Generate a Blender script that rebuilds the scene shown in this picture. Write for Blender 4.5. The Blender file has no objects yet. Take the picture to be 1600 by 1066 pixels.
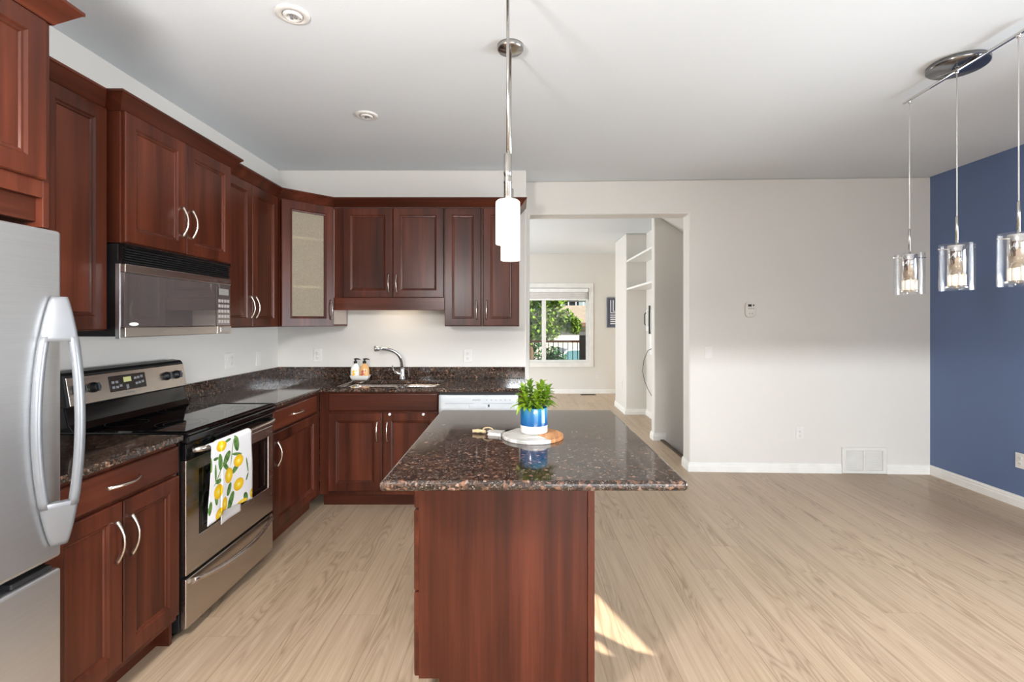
import bpy, bmesh, math, random
from mathutils import Vector, Matrix, noise as mnoise

PI = math.pi
random.seed(7)
SC = bpy.context.scene
COL = SC.collection

# ------------------------------------------------------------------ camera
cam_d = bpy.data.cameras.new('camera')
cam = bpy.data.objects.new('camera', cam_d)
COL.objects.link(cam)
cam.location = (0, 0, 1.41)
cam.rotation_euler = (PI / 2, 0, 0)
cam_d.sensor_width = 36
cam_d.lens = 755 / 1600 * 36
cam_d.shift_x = -0.005
cam_d.shift_y = -0.01875
cam_d.clip_start = 0.02
SC.camera = cam

# ------------------------------------------------------------------ view, world, sun, window light
SC.view_settings.view_transform = 'Standard'
SC.view_settings.look = 'None'
SC.view_settings.exposure = 0.0
SC.view_settings.gamma = 1.0
SC.view_settings.use_curve_mapping = False

world = bpy.data.worlds.new('world')
SC.world = world
world.use_nodes = True
_wn = world.node_tree
_bg = _wn.nodes['Background']
_bg.inputs['Color'].default_value = (0.75, 0.86, 1.0, 1)
_bg.inputs['Strength'].default_value = 0.9

SUN_DIR = Vector((-0.75, 0.50, -0.42)).normalized()      # the way the sunlight travels
sun_d = bpy.data.lights.new('sun', 'SUN')
sun_d.energy = 19.0
sun_d.angle = 0.005
sun_d.color = (1.0, 0.93, 0.80)
sun = bpy.data.objects.new('sun', sun_d)
COL.objects.link(sun)
sun.rotation_euler = SUN_DIR.to_track_quat('-Z', 'Y').to_euler()
sun.location = (3, -12, 9)


def area(name, loc, look, sx, sy, power, color=(1, 1, 1), spread=PI):
    d = bpy.data.lights.new(name, 'AREA')
    d.shape = 'RECTANGLE'
    d.size = sx
    d.size_y = sy
    d.energy = power
    d.color = color
    d.spread = spread
    o = bpy.data.objects.new(name, d)
    COL.objects.link(o)
    o.location = loc
    v = Vector(look) - Vector(loc)
    o.rotation_euler = v.to_track_quat('-Z', 'Y').to_euler()
    return o


# daylight of the glazed openings out of frame: right-hand patio door, rear windows, living-room side window
area('patio_daylight', (3.78, 1.60, 1.15), (-3, 1.9, 1.35), 2.6, 1.9, 110, (0.90, 0.95, 1.0), math.radians(110))
area('rear_strip_light', (1.60, -5.9, 2.385), (1.6, 4.5, 0.6), 4.2, 0.09, 565, (0.90, 0.95, 1.0))  # added strip behind the rear opening, brightens the low part of the end wall
area('rear_right_daylight', (1.6, -2.9, 1.35), (0.4, 2.0, 3.0), 2.6, 1.9, 66, (0.82, 0.92, 1.0))
area('living_daylight', (-2.5, 7.2, 1.25), (3, 7.2, 1.1), 2.4, 1.5, 138, (0.90, 0.95, 1.0))
fill_d = bpy.data.lights.new('kitchen_fill_light', 'POINT')      # added fill light without a fixture, above and ahead of the viewer
fill_d.energy = 158
fill_d.color = (1.0, 0.97, 0.96)
fill_d.shadow_soft_size = 0.14
fill_o = bpy.data.objects.new('kitchen_fill_light', fill_d)
COL.objects.link(fill_o)
fill_o.location = (-1.00, 0.45, 1.88)

# ------------------------------------------------------------------ node helpers and materials
def srgb(h):
    h = h.lstrip('#')
    out = []
    for i in (0, 2, 4):
        c = int(h[i:i + 2], 16) / 255
        out.append(c / 12.92 if c <= 0.04045 else ((c + 0.055) / 1.055) ** 2.4)
    return (*out, 1)


class NT:
    def __init__(self, name):
        self.m = bpy.data.materials.new(name)
        self.m.use_nodes = True
        self.t = self.m.node_tree
        self.b = self.t.nodes['Principled BSDF']
        self.out = self.t.nodes['Material Output']

    def n(self, kind, **kw):
        x = self.t.nodes.new(kind)
        for k, v in kw.items():
            setattr(x, k, v)
        return x

    def link(self, a, b):
        self.t.links.new(a, b)

    def put(self, sock, v):
        if hasattr(v, 'links') or isinstance(v, bpy.types.NodeSocket):
            self.link(v, sock)
        else:
            sock.default_value = v

    def math(self, op, a, b=0.0, c=None, clamp=False):
        x = self.n('ShaderNodeMath', operation=op, use_clamp=clamp)
        self.put(x.inputs[0], a)
        self.put(x.inputs[1], b)
        if c is not None:
            self.put(x.inputs[2], c)
        return x.outputs[0]

    def coord(self, scale=(1, 1, 1), loc=(0, 0, 0), rot=(0, 0, 0), src=None):
        if src is None:
            src = self.n('ShaderNodeTexCoord').outputs['Object']
        mp = self.n('ShaderNodeMapping')
        self.link(src, mp.inputs['Vector'])
        mp.inputs['Scale'].default_value = scale
        mp.inputs['Location'].default_value = loc
        mp.inputs['Rotation'].default_value = rot
        return mp.outputs[0]

    def noise(self, vec, scale, detail=3, rough=0.55, dist=0.0):
        x = self.n('ShaderNodeTexNoise')
        self.link(vec, x.inputs['Vector'])
        x.inputs['Scale'].default_value = scale
        x.inputs['Detail'].default_value = detail
        x.inputs['Roughness'].default_value = rough
        x.inputs['Distortion'].default_value = dist
        return x.outputs['Fac']

    def ramp(self, fac, stops):
        x = self.n('ShaderNodeValToRGB')
        self.link(fac, x.inputs['Fac'])
        el = x.color_ramp.elements
        while len(el) < len(stops):
            el.new(0.5)
        for e, (p, c) in zip(el, stops):
            e.position = p
            e.color = c if len(c) == 4 else (*c, 1)
        return x.outputs['Color']

    def mix(self, fac, a, b, mode='MIX'):
        x = self.n('ShaderNodeMix', data_type='RGBA', blend_type=mode)
        self.put(x.inputs[0], fac)
        self.put(x.inputs[6], a)
        self.put(x.inputs[7], b)
        return x.outputs[2]

    def bump(self, h, strength=0.2, dist=0.01):
        x = self.n('ShaderNodeBump')
        self.link(h, x.inputs['Height'])
        x.inputs['Strength'].default_value = strength
        x.inputs['Distance'].default_value = dist
        self.link(x.outputs[0], self.b.inputs['Normal'])

    def set(self, **kw):
        for k, v in kw.items():
            self.put(self.b.inputs[k.replace('_', ' ')], v)
        return self


def plain(name, col, rough=0.5, metal=0.0, spec=0.5, coat=0.0, var=0.04):
    """A painted, moulded or metal surface with faint procedural unevenness."""
    t = NT(name)
    c = srgb(col) if isinstance(col, str) else (*col, 1)
    f = t.noise(t.coord(), 9.0, 3)
    lo = tuple(x * (1 - var) for x in c[:3]) + (1,)
    hi = tuple(min(1, x * (1 + var)) for x in c[:3]) + (1,)
    t.set(Base_Color=t.ramp(f, [(0.3, lo), (0.7, hi)]), Roughness=rough, Metallic=metal)
    t.b.inputs['Specular IOR Level'].default_value = spec
    t.b.inputs['Coat Weight'].default_value = coat
    return t.m


def wall_paint(name, col, rough=0.6, bs=0.05, scale=220):
    t = NT(name)
    c = srgb(col)
    f = t.noise(t.coord(), 1.3, 2)
    t.set(Base_Color=t.ramp(f, [(0.2, tuple(x * .985 for x in c[:3])), (0.8, c)]), Roughness=rough)
    t.bump(t.noise(t.coord(), scale, 2), bs, 0.002)
    return t.m


def wood(name, axis, dark='#250f08', mid='#472013', light='#633120', rough=0.30):
    """Cherry-stained maple; axis = grain direction in the object's own frame."""
    t = NT(name)
    oi = t.n('ShaderNodeObjectInfo').outputs['Random']
    tc = t.n('ShaderNodeTexCoord').outputs['Object']
    off = t.n('ShaderNodeVectorMath', operation='ADD')
    t.link(tc, off.inputs[0])
    cb = t.n('ShaderNodeCombineXYZ')
    for i in range(3):
        t.link(t.math('MULTIPLY', oi, 7.3 + 3 * i), cb.inputs[i])
    t.link(cb.outputs[0], off.inputs[1])
    s1 = [11, 11, 11]; s1['xyz'.index(axis)] = 0.45
    s2 = [60, 60, 60]; s2['xyz'.index(axis)] = 2.0
    s3 = [3.0, 3.0, 3.0]; s3['xyz'.index(axis)] = 1.1
    a = t.noise(t.coord(tuple(s1), src=off.outputs[0]), 1.0, 3, .5)
    b = t.noise(t.coord(tuple(s2), src=off.outputs[0]), 1.0, 4, .6)
    c = t.noise(t.coord(tuple(s3), src=off.outputs[0]), 1.0, 2, .5)
    f = t.math('ADD', t.math('ADD', t.math('MULTIPLY', a, .44), t.math('MULTIPLY', b, .22)), t.math('MULTIPLY', c, .34))
    t.set(Base_Color=t.ramp(f, [(.34, srgb(dark)), (.5, srgb(mid)), (.66, srgb(light))]), Roughness=rough)
    t.b.inputs['Specular IOR Level'].default_value = 0.28
    t.bump(b, .04, .001)
    return t.m


def granite(name):
    t = NT(name)
    co = t.coord()
    v = t.n('ShaderNodeTexVoronoi')
    v.inputs['Scale'].default_value = 95
    wob = t.n('ShaderNodeVectorMath', operation='ADD')
    nz = t.n('ShaderNodeTexNoise'); nz.inputs['Scale'].default_value = 60
    t.link(co, nz.inputs['Vector'])
    sc = t.n('ShaderNodeVectorMath', operation='SCALE'); sc.inputs['Scale'].default_value = .012
    t.link(nz.outputs['Color'], sc.inputs[0])
    t.link(co, wob.inputs[0]); t.link(sc.outputs[0], wob.inputs[1])
    t.link(wob.outputs[0], v.inputs['Vector'])
    rnd = t.n('ShaderNodeSeparateColor'); t.link(v.outputs['Color'], rnd.inputs[0])
    c1 = t.ramp(rnd.outputs[0], [(0.0, srgb('#1b1613')), (.38, srgb('#2b211c')), (.60, srgb('#41322a')), (.80, srgb('#5b4133')),
                                 (.93, srgb('#7a5742')), (1.0, srgb('#8d7a6e'))])
    v2 = t.n('ShaderNodeTexVoronoi'); v2.inputs['Scale'].default_value = 230
    t.link(wob.outputs[0], v2.inputs['Vector'])
    r2 = t.n('ShaderNodeSeparateColor'); t.link(v2.outputs['Color'], r2.inputs[0])
    c2 = t.ramp(r2.outputs[1], [(0.0, srgb('#161210')), (.6, srgb('#30261f')), (.88, srgb('#5a4b41')), (1.0, srgb('#7c736d'))])
    patch = t.noise(co, 26, 3)
    f = t.ramp(patch, [(.40, (0, 0, 0)), (.60, (1, 1, 1))])
    col = t.mix(f, c1, c2)
    t.set(Base_Color=col, Roughness=0.07)
    t.b.inputs['Specular IOR Level'].default_value = 0.6
    return t.m


def floor_mat():
    t = NT('pale_oak_planks')
    tc = t.n('ShaderNodeTexCoord').outputs['Object']
    sp = t.n('ShaderNodeSeparateXYZ'); t.link(tc, sp.inputs[0])
    x, y = sp.outputs[0], sp.outputs[1]
    px = t.math('DIVIDE', t.math('ADD', x, -0.65 + 18.7), 0.187)
    pid = t.math('FLOOR', px)
    pfr = t.math('FRACT', px)
    wn = t.n('ShaderNodeTexWhiteNoise', noise_dimensions='1D'); t.link(pid, wn.inputs['W'])
    py = t.math('DIVIDE', t.math('ADD', y, t.math('MULTIPLY', wn.outputs['Value'], 5.7)), 1.8)
    yid = t.math('FLOOR', py)
    yfr = t.math('FRACT', py)
    wn2 = t.n('ShaderNodeTexWhiteNoise', noise_dimensions='2D')
    cb = t.n('ShaderNodeCombineXYZ'); t.link(pid, cb.inputs[0]); t.link(yid, cb.inputs[1])
    t.link(cb.outputs[0], wn2.inputs['Vector'])
    r = wn2.outputs['Value']
    # per-plank offset coordinates
    cv = t.n('ShaderNodeCombineXYZ')
    t.link(t.math('ADD', x, t.math('MULTIPLY', r, 13.7)), cv.inputs[0])
    t.link(t.math('ADD', y, t.math('MULTIPLY', r, 31.1)), cv.inputs[1])
    t.link(t.math('MULTIPLY', r, 9.0), cv.inputs[2])
    broad = t.noise(t.coord((7.5, .85, 1), src=cv.outputs[0]), 1.0, 2, .45, .3)
    cath = t.math('PINGPONG', t.math('MULTIPLY', broad, 40.0), 1.0)
    cath = t.math('POWER', cath, 2.4)
    zone = t.ramp(t.noise(t.coord((9, .7, 1), loc=(3, 5, 0), src=cv.outputs[0]), 1.0, 2), [(.44, (0, 0, 0)), (.62, (1, 1, 1))])
    fib = t.noise(t.coord((120, 2.6, 1), src=cv.outputs[0]), 1.0, 4, .65)
    fib2 = t.noise(t.coord((40, 1.2, 1), src=cv.outputs[0]), 1.0, 3, .6)
    g = t.math('ADD', t.math('MULTIPLY', fib, .55), t.math('MULTIPLY', fib2, .45))
    base = t.ramp(g, [(.28, srgb('#9f866a')), (.5, srgb('#b39b80')), (.72, srgb('#c3ad92'))])
    dk = t.mix(t.math('MULTIPLY', t.math('MULTIPLY', cath, zone), .50), base, srgb('#74593f'))
    tone = t.math('ADD', .95, t.math('MULTIPLY', r, .08))
    hsv = t.n('ShaderNodeHueSaturation'); t.link(dk, hsv.inputs['Color']); t.link(tone, hsv.inputs['Value'])
    hsv.inputs['Saturation'].default_value = 0.95
    seam = t.math('MAXIMUM',
                  t.math('LESS_THAN', t.math('MINIMUM', pfr, t.math('SUBTRACT', 1.0, pfr)), .008),
                  t.math('MULTIPLY', .5, t.math('LESS_THAN', t.math('MINIMUM', yfr, t.math('SUBTRACT', 1.0, yfr)), .0008)))
    col = t.mix(t.math('MULTIPLY', seam, .55), hsv.outputs[0], srgb('#6b563f'))
    t.set(Base_Color=col, Roughness=t.math('ADD', .30, t.math('MULTIPLY', fib, .18)))
    t.b.inputs['Specular IOR Level'].default_value = 0.4
    h = t.math('SUBTRACT', t.math('MULTIPLY', fib, .3), t.math('ADD', t.math('MULTIPLY', t.math('MULTIPLY', cath, zone), .25), seam))
    t.bump(h, .10, .002)
    return t.m


def brushed(name, col, rough, axis='x', metal=1.0):
    t = NT(name)
    s = [260, 260, 260]; s['xyz'.index(axis)] = 3
    f = t.noise(t.coord(tuple(s)), 1.0, 3, .6)
    c = srgb(col)
    t.set(Base_Color=t.ramp(f, [(.3, tuple(v * .93 for v in c[:3])), (.7, c)]), Metallic=metal,
          Roughness=t.math('ADD', rough - .04, t.math('MULTIPLY', f, .08)))
    return t.m


def clear_glass(name, tint=(1, 1, 1), base=.06, edge=.55):
    """Thin clear glass: see-through straight on, mirror-like at grazing angles."""
    t = NT(name)
    tr = t.n('ShaderNodeBsdfTransparent'); tr.inputs[0].default_value = (*tint, 1)
    gl = t.n('ShaderNodeBsdfGlossy'); gl.inputs['Roughness'].default_value = .02
    lw = t.n('ShaderNodeLayerWeight'); lw.inputs[0].default_value = .35
    smear = t.noise(t.coord(), 14, 2)
    f = t.math('ADD', base, t.math('MULTIPLY', lw.outputs['Facing'], edge))
    f = t.math('ADD', f, t.math('MULTIPLY', smear, .006), clamp=True)
    mx = t.n('ShaderNodeMixShader')
    t.link(f, mx.inputs[0]); t.link(tr.outputs[0], mx.inputs[1]); t.link(gl.outputs[0], mx.inputs[2])
    t.link(mx.outputs[0], t.out.inputs[0])
    t.t.nodes.remove(t.b)
    return t.m


def glow(name, col, strength, base=(.9, .88, .84)):
    t = NT(name)
    f = t.noise(t.coord(), 12, 2)
    t.set(Base_Color=t.ramp(f, [(0, tuple(v * .97 for v in base)), (1, base)]), Roughness=.35)
    t.b.inputs['Emission Color'].default_value = (*col, 1)
    t.b.inputs['Emission Strength'].default_value = strength
    return t.m


M = {}
M['wall'] = wall_paint('warm_white_wall_paint', '#d9d5ce')
M['ceiling'] = wall_paint('textured_ceiling_white', '#dde1e3', .75, .35, 90)
M['blue'] = wall_paint('navy_accent_wall_paint', '#5a6c90', .5)
M['trim'] = plain('white_trim_gloss', '#e8e6e1', .35)
M['plate'] = plain('white_cover_plate', '#dddad4', .4)
M['floor'] = floor_mat()
M['woodV'] = wood('cherry_wood_upright', 'z')
M['woodH'] = wood('cherry_wood_level', 'x')
M['woodY'] = wood('cherry_wood_lengthwise', 'y')
M['inside'] = plain('pale_cabinet_lining', '#a4926b', .6)
M['laminate'] = plain('greige_side_laminate', '#b9aba0', .45)
M['granite'] = granite('tan_brown_granite')
M['steel'] = brushed('brushed_stainless', '#c9c0b8', .26, 'x')
M['steelv'] = brushed('brushed_stainless_door', '#d0d1d2', .36, 'x')
M['handle'] = plain('satin_nickel', '#d8cfc4', .25, 1.0)
M['fhandle'] = plain('silver_moulding', '#75777a', .36, .45)
M['chrome'] = plain('polished_chrome', '#e3e3e3', .06, 1.0)
M['nickel'] = plain('brushed_nickel', '#b8b4ae', .24, 1.0)
M['black'] = plain('gloss_black_enamel', '#0b0b0c', .12, 0, .6)
M['matblack'] = plain('matt_black_plastic', '#151516', .45)
M['blackglass'] = plain('black_ceramic_glass', '#060607', .03, 0, .7)
M['ovenglass'] = plain('dark_oven_glass', '#0d0c0c', .03, 0, .9)
M['mwglass'] = plain('mirror_dark_glass', '#8a8280', .03, .75, .9)
M['white'] = plain('white_plastic', '#f0f0ee', .35)
M['whiteenamel'] = plain('white_appliance_enamel', '#c6cacd', .2)
M['greydetail'] = plain('grey_print', '#8d8f93', .5)
M['darkslot'] = plain('dark_slot', '#2a2826', .6)
M['glass'] = clear_glass('clear_lamp_glass', (1, 1, 1), .02, .20)
M['pane'] = clear_glass('window_pane_glass', (.97, .99, .98), .004, .05)
M['opal'] = glow('lit_opal_glass', (1.0, .93, .82), 1.0)
M['bulb'] = glow('lit_bulb', (1.0, .78, .52), 9.0)
M['crystal'] = clear_glass('crystal_rod_glass', (1, .97, .92), .10, .5)
M['rod'] = plain('frosted_crystal_rod', '#fbf6ec', .15)
M['display'] = glow('lit_green_display', (.62, .62, .25), .45, (.3, .3, .14))
M['ceramicwhite'] = plain('white_ceramic', '#d2cfc8', .18)
M['ceramicblue'] = None
M['rope'] = plain('jute_rope', '#b8a07a', .9)
M['soil'] = plain('dark_soil', '#2b2018', .95, var=.3)
M['greyframe'] = plain('slate_picture_frame', '#5d6270', .5)


def marble():
    t = NT('white_marble')
    f = t.noise(t.coord((6, 16, 6)), 1.0, 5, .6, 1.2)
    t.set(Base_Color=t.ramp(f, [(.38, srgb('#9a9893')), (.5, srgb('#c6c3bc')), (.7, srgb('#d0cdc6'))]), Roughness=.3)
    return t.m


def blue_glaze():
    t = NT('blue_ombre_glaze')
    tc = t.n('ShaderNodeTexCoord').outputs['Object']
    sp = t.n('ShaderNodeSeparateXYZ'); t.link(tc, sp.inputs[0])
    f = t.math('DIVIDE', t.math('SUBTRACT', sp.outputs[2], .035), .085)
    f = t.math('ADD', f, t.math('MULTIPLY', t.math('SUBTRACT', t.noise(t.coord((30, 30, 5)), 1.0, 3), .5), .5), clamp=True)
    t.set(Base_Color=t.ramp(f, [(0, srgb('#154b80')), (.5, srgb('#1c6292')), (1, srgb('#3f869c'))]), Roughness=.12)
    return t.m


def acacia():
    t = NT('acacia_board_wood')
    f = t.noise(t.coord((50, 6, 6)), 1.0, 4, .6, .4)
    t.set(Base_Color=t.ramp(f, [(.3, srgb('#9c5f34')), (.55, srgb('#c98d56')), (.75, srgb('#ddab74'))]), Roughness=.45)
    return t.m


def leaf_mat(name, a, b):
    t = NT(name)
    oi = t.n('ShaderNodeObjectInfo').outputs['Random']
    f = t.noise(t.coord(), 22, 3)
    f = t.math('ADD', t.math('MULTIPLY', f, .8), t.math('MULTIPLY', oi, .25), clamp=True)
    t.set(Base_Color=t.ramp(f, [(.3, srgb(a)), (.75, srgb(b))]), Roughness=.38)
    t.b.inputs['Subsurface Weight'].default_value = 0.0
    return t.m


def frosted():
    t = NT('pebbled_obscure_glass')
    v = t.n('ShaderNodeTexVoronoi'); v.inputs['Scale'].default_value = 160
    t.link(t.coord(), v.inputs['Vector'])
    t.set(Base_Color=t.ramp(v.outputs['Distance'], [(0, srgb('#a79a84')), (1, srgb('#c4b7a1'))]), Roughness=.28)
    t.bump(v.outputs['Distance'], .5, .004)
    tr = t.n('ShaderNodeBsdfTransparent'); tr.inputs[0].default_value = (.95, .93, .86, 1)
    mx = t.n('ShaderNodeMixShader'); mx.inputs[0].default_value = .55
    t.link(t.b.outputs[0], mx.inputs[1]); t.link(tr.outputs[0], mx.inputs[2])
    t.link(mx.outputs[0], t.out.inputs[0])
    return t.m


M['marble'] = marble()
M['ceramicblue'] = blue_glaze()
M['acacia'] = acacia()
M['leaf'] = leaf_mat('succulent_leaf_green', '#3f6612', '#8ba62c')
M['frosted'] = frosted()

# ------------------------------------------------------------------ mesh builder
class MB:
    def __init__(self):
        self.v, self.f, self.s = [], [], []

    def add(self, verts, faces, smooth=False, mat=None):
        k = len(self.v)
        if mat is not None:
            verts = [mat @ Vector(p) for p in verts]
        self.v += [tuple(p) for p in verts]
        self.f += [tuple(i + k for i in f) for f in faces]
        self.s += [smooth] * len(faces)
        return self

    def box(self, x0, x1, y0, y1, z0, z1, mat=None):
        x0, x1 = min(x0, x1), max(x0, x1)
        y0, y1 = min(y0, y1), max(y0, y1)
        z0, z1 = min(z0, z1), max(z0, z1)
        vs = [(x, y, z) for z in (z0, z1) for y in (y0, y1) for x in (x0, x1)]
        return self.add(vs, [(0, 2, 3, 1), (4, 5, 7, 6), (0, 1, 5, 4), (2, 6, 7, 3), (0, 4, 6, 2), (1, 3, 7, 5)], False, mat)

    def loft(self, rings, cap0=True, cap1=True, closed=True, smooth=True, mat=None):
        n = len(rings[0])
        vs = [p for r in rings for p in r]
        fs = []
        m = n if closed else n - 1
        for i in range(len(rings) - 1):
            for j in range(m):
                a, b = i * n + j, i * n + (j + 1) % n
                fs.append((a, b, b + n, a + n))
        self.add(vs, fs, smooth, mat)
        k = len(self.v) - len(vs)
        if cap0:
            self.f.append(tuple(k + j for j in reversed(range(n)))); self.s.append(False)
        if cap1:
            self.f.append(tuple(k + (len(rings) - 1) * n + j for j in range(n))); self.s.append(False)
        return self

    def lathe(self, prof, c=(0, 0, 0), n=24, cap0=True, cap1=True, mat=None, sx=1, sy=1):
        rings = [[(c[0] + r * math.cos(2 * PI * j / n) * sx, c[1] + r * math.sin(2 * PI * j / n) * sy, c[2] + z) for j in range(n)] for r, z in prof]
        return self.loft(rings, cap0, cap1, True, True, mat)

    def tube(self, pts, r, n=10, cap=True, mat=None, flat=1.0):
        pts = [Vector(p) for p in pts]
        rr = r if isinstance(r, (list, tuple)) else [r] * len(pts)
        rings = []
        up = None
        for i, p in enumerate(pts):
            d = (pts[min(i + 1, len(pts) - 1)] - pts[max(i - 1, 0)]).normalized()
            if up is None:
                up = Vector((0, 0, 1)) if abs(d.z) < .9 else Vector((1, 0, 0))
            s = d.cross(up).normalized()
            up = s.cross(d).normalized()
            rings.append([tuple(p + s * (rr[i] * math.cos(2 * PI * j / n)) + up * (rr[i] * flat * math.sin(2 * PI * j / n))) for j in range(n)])
        return self.loft(rings, cap, cap, True, True, mat)

    def prism(self, poly, a0, a1, axes='xyz', mat=None):
        """poly in the first two axes, extruded along the third."""
        ix = ['xyz'.index(c) for c in axes]
        n = len(poly)
        vs = []
        for a in (a0, a1):
            for u, w in poly:
                p = [0, 0, 0]
                p[ix[0]], p[ix[1]], p[ix[2]] = u, w, a
                vs.append(tuple(p))
        fs = [tuple(range(n)), tuple(range(2 * n - 1, n - 1, -1))]
        fs += [(i, i + n, (i + 1) % n + n, (i + 1) % n) for i in range(n)]
        return self.add(vs, fs, False, mat)

    def cells(self, us, vs_, mask, w0, w1, axes='xyz', mat=None):
        """A slab of grid cells (shared corners, holes left open), extruded along the third axis."""
        ix = ['xyz'.index(c) for c in axes]
        idx = {}
        V, F = [], []

        def vid(i, j, k):
            if (i, j, k) not in idx:
                p = [0, 0, 0]
                p[ix[0]], p[ix[1]], p[ix[2]] = us[i], vs_[j], (w0, w1)[k]
                idx[(i, j, k)] = len(V)
                V.append(tuple(p))
            return idx[(i, j, k)]
        nu, nv = len(us) - 1, len(vs_) - 1
        on = lambda i, j: 0 <= i < nu and 0 <= j < nv and mask(i, j)
        for i in range(nu):
            for j in range(nv):
                if not on(i, j):
                    continue
                for k in (0, 1):
                    q = [vid(i, j, k), vid(i + 1, j, k), vid(i + 1, j + 1, k), vid(i, j + 1, k)]
                    F.append(tuple(q if k else q[::-1]))
                for di, dj, a, b in ((-1, 0, (i, j), (i, j + 1)), (1, 0, (i + 1, j), (i + 1, j + 1)), (0, -1, (i, j), (i + 1, j)), (0, 1, (i, j + 1), (i + 1, j + 1))):
                    if not on(i + di, j + dj):
                        F.append((vid(*a, 0), vid(*b, 0), vid(*b, 1), vid(*a, 1)))
        return self.add(V, F, False, mat)

    def sweep(self, prof, path, mat=None, z=0.0):
        """closed profile [(out, height)] along an XY path with mitred corners; out is to the right of travel."""
        P = [Vector((p[0], p[1])) for p in path]
        rings = []
        for i, p in enumerate(P):
            ns = []
            if i > 0:
                d = (P[i] - P[i - 1]).normalized(); ns.append(Vector((d.y, -d.x)))
            if i < len(P) - 1:
                d = (P[i + 1] - P[i]).normalized(); ns.append(Vector((d.y, -d.x)))
            m = ns[0] if len(ns) == 1 else (ns[0] + ns[1]) / (1 + ns[0].dot(ns[1]))
            rings.append([(p.x + m.x * o, p.y + m.y * o, z + h) for o, h in prof])
        return self.loft(rings, True, True, True, False, mat)

    def grid(self, fn, nu, nv, smooth=True, mat=None):
        vs = [fn(i / nu, j / nv) for j in range(nv + 1) for i in range(nu + 1)]
        fs = [(j * (nu + 1) + i, j * (nu + 1) + i + 1, (j + 1) * (nu + 1) + i + 1, (j + 1) * (nu + 1) + i) for j in range(nv) for i in range(nu)]
        return self.add(vs, fs, smooth, mat)

    def build(self, name, mat, parent=None, bev=0.0, seg=2, solid=0.0):
        me = bpy.data.meshes.new(name)
        me.from_pydata(self.v, [], self.f)
        me.polygons.foreach_set('use_smooth', self.s)
        bm = bmesh.new(); bm.from_mesh(me)
        bmesh.ops.recalc_face_normals(bm, faces=bm.faces)
        bm.to_mesh(me); bm.free()
        me.materials.append(mat if not isinstance(mat, str) else M[mat])
        o = bpy.data.objects.new(name, me)
        COL.objects.link(o)
        if parent is not None:
            o.parent = parent
        if solid:
            md = o.modifiers.new('thick', 'SOLIDIFY'); md.thickness = solid; md.offset = 0
        if bev:
            md = o.modifiers.new('bevel', 'BEVEL'); md.width = bev; md.segments = seg
            md.limit_method = 'ANGLE'; md.angle_limit = math.radians(50)
        return o


def tag(o, label, cat, group=None, kind=None):
    o['label'] = label
    o['category'] = cat
    if group: o['group'] = group
    if kind: o['kind'] = kind
    return o


def thing(name, label, cat, loc=(0, 0, 0), rotz=0.0, group=None):
    o = bpy.data.objects.new(name, None)
    o.empty_display_size = .1
    COL.objects.link(o)
    o.location = loc
    o.rotation_euler = (0, 0, rotz)
    return tag(o, label, cat, group)


def struct(name, mb, mat, bev=0.0, loc=(0, 0, 0), rotz=0.0, parent=None):
    o = mb.build(name, mat, parent, bev)
    o.location = loc
    o.rotation_euler = (0, 0, rotz)
    o['kind'] = 'structure'
    return o


def dup(root, loc, rotz, label, group=None):
    r = root.copy(); COL.objects.link(r)
    r.location = loc; r.rotation_euler = (0, 0, rotz)
    r['label'] = label
    if group: r['group'] = group
    for ch in list(root.children):
        c = ch.copy(); COL.objects.link(c); c.parent = r
        for g in list(ch.children):
            d = g.copy(); COL.objects.link(d); d.parent = c
    return r


def text_part(s, size, mat, parent, loc, rot, depth=.0006, name='lettering'):
    cu = bpy.data.curves.new('lettering', 'FONT')
    cu.body = s; cu.size = size; cu.align_x = 'CENTER'; cu.align_y = 'CENTER'; cu.extrude = depth
    tmp = bpy.data.objects.new('tmp_text', cu)
    COL.objects.link(tmp)
    dg = bpy.context.evaluated_depsgraph_get()
    me = bpy.data.meshes.new_from_object(tmp.evaluated_get(dg))
    bpy.data.objects.remove(tmp); bpy.data.curves.remove(cu)
    me.materials.clear(); me.materials.append(M[mat])
    o = bpy.data.objects.new(name, me); COL.objects.link(o)
    o.parent = parent; o.location = loc; o.rotation_euler = rot
    return o


# picture <-> place (one-point view): a pixel at a known distance
def PX(px, Y): return (px - 808) * Y / 755
def PZ(py, Y): return 1.41 - (py - 503) * Y / 755

XW, DK, CH = -2.11, 4.26, 2.75        # left wall, sink wall, ceiling height
QP = PI / 2

# ================================================================== THE SETTING
WTH = -math.atan(0.0393)              # the dining end wall stands a touch off square


def on_end_wall(px):
    """World point on the dining end wall seen at picture column px, and its place along the wall."""
    Y = 4.62 / (1 + .0393 * (px - 808) / 755)
    X = PX(px, Y)
    return X, Y, X / math.cos(WTH)


struct('floor', MB().cells([-2.6, 1.70, 3.95], [-3.3, 4.75, 5.87, 9.7], lambda i, j: not (i == 1 and j == 1), -.16, 0), 'floor')
struct('ceiling', MB().box(-2.7, 4.1, -3.3, 9.8, CH, CH + .2), 'ceiling')
struct('wall_left', MB().box(-2.26, XW, -3.2, 4.26, 0, CH), 'wall')
struct('wall_sink', MB().box(-2.7, .08, DK, 4.80, 0, CH), 'wall', .012)

# dining end wall with the wide opening to the living room
_x0, _x1 = .09, 1.624
struct('wall_dining_end', MB().cells([.07, .117, _x1 / math.cos(WTH), 3.90], [0, 2.43, CH], lambda i, j: not (i == 1 and j == 0), 0, .20, 'xzy'), 'wall', .012,
       (0, 4.62, 0), WTH)

# navy wall on the right, with two openings added to shape the sun patch
_bw = MB().box(3.82, 3.97, -3.2, 4.9, 0, CH).build('wall_right', 'blue')
_bw['kind'] = 'structure'


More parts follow.
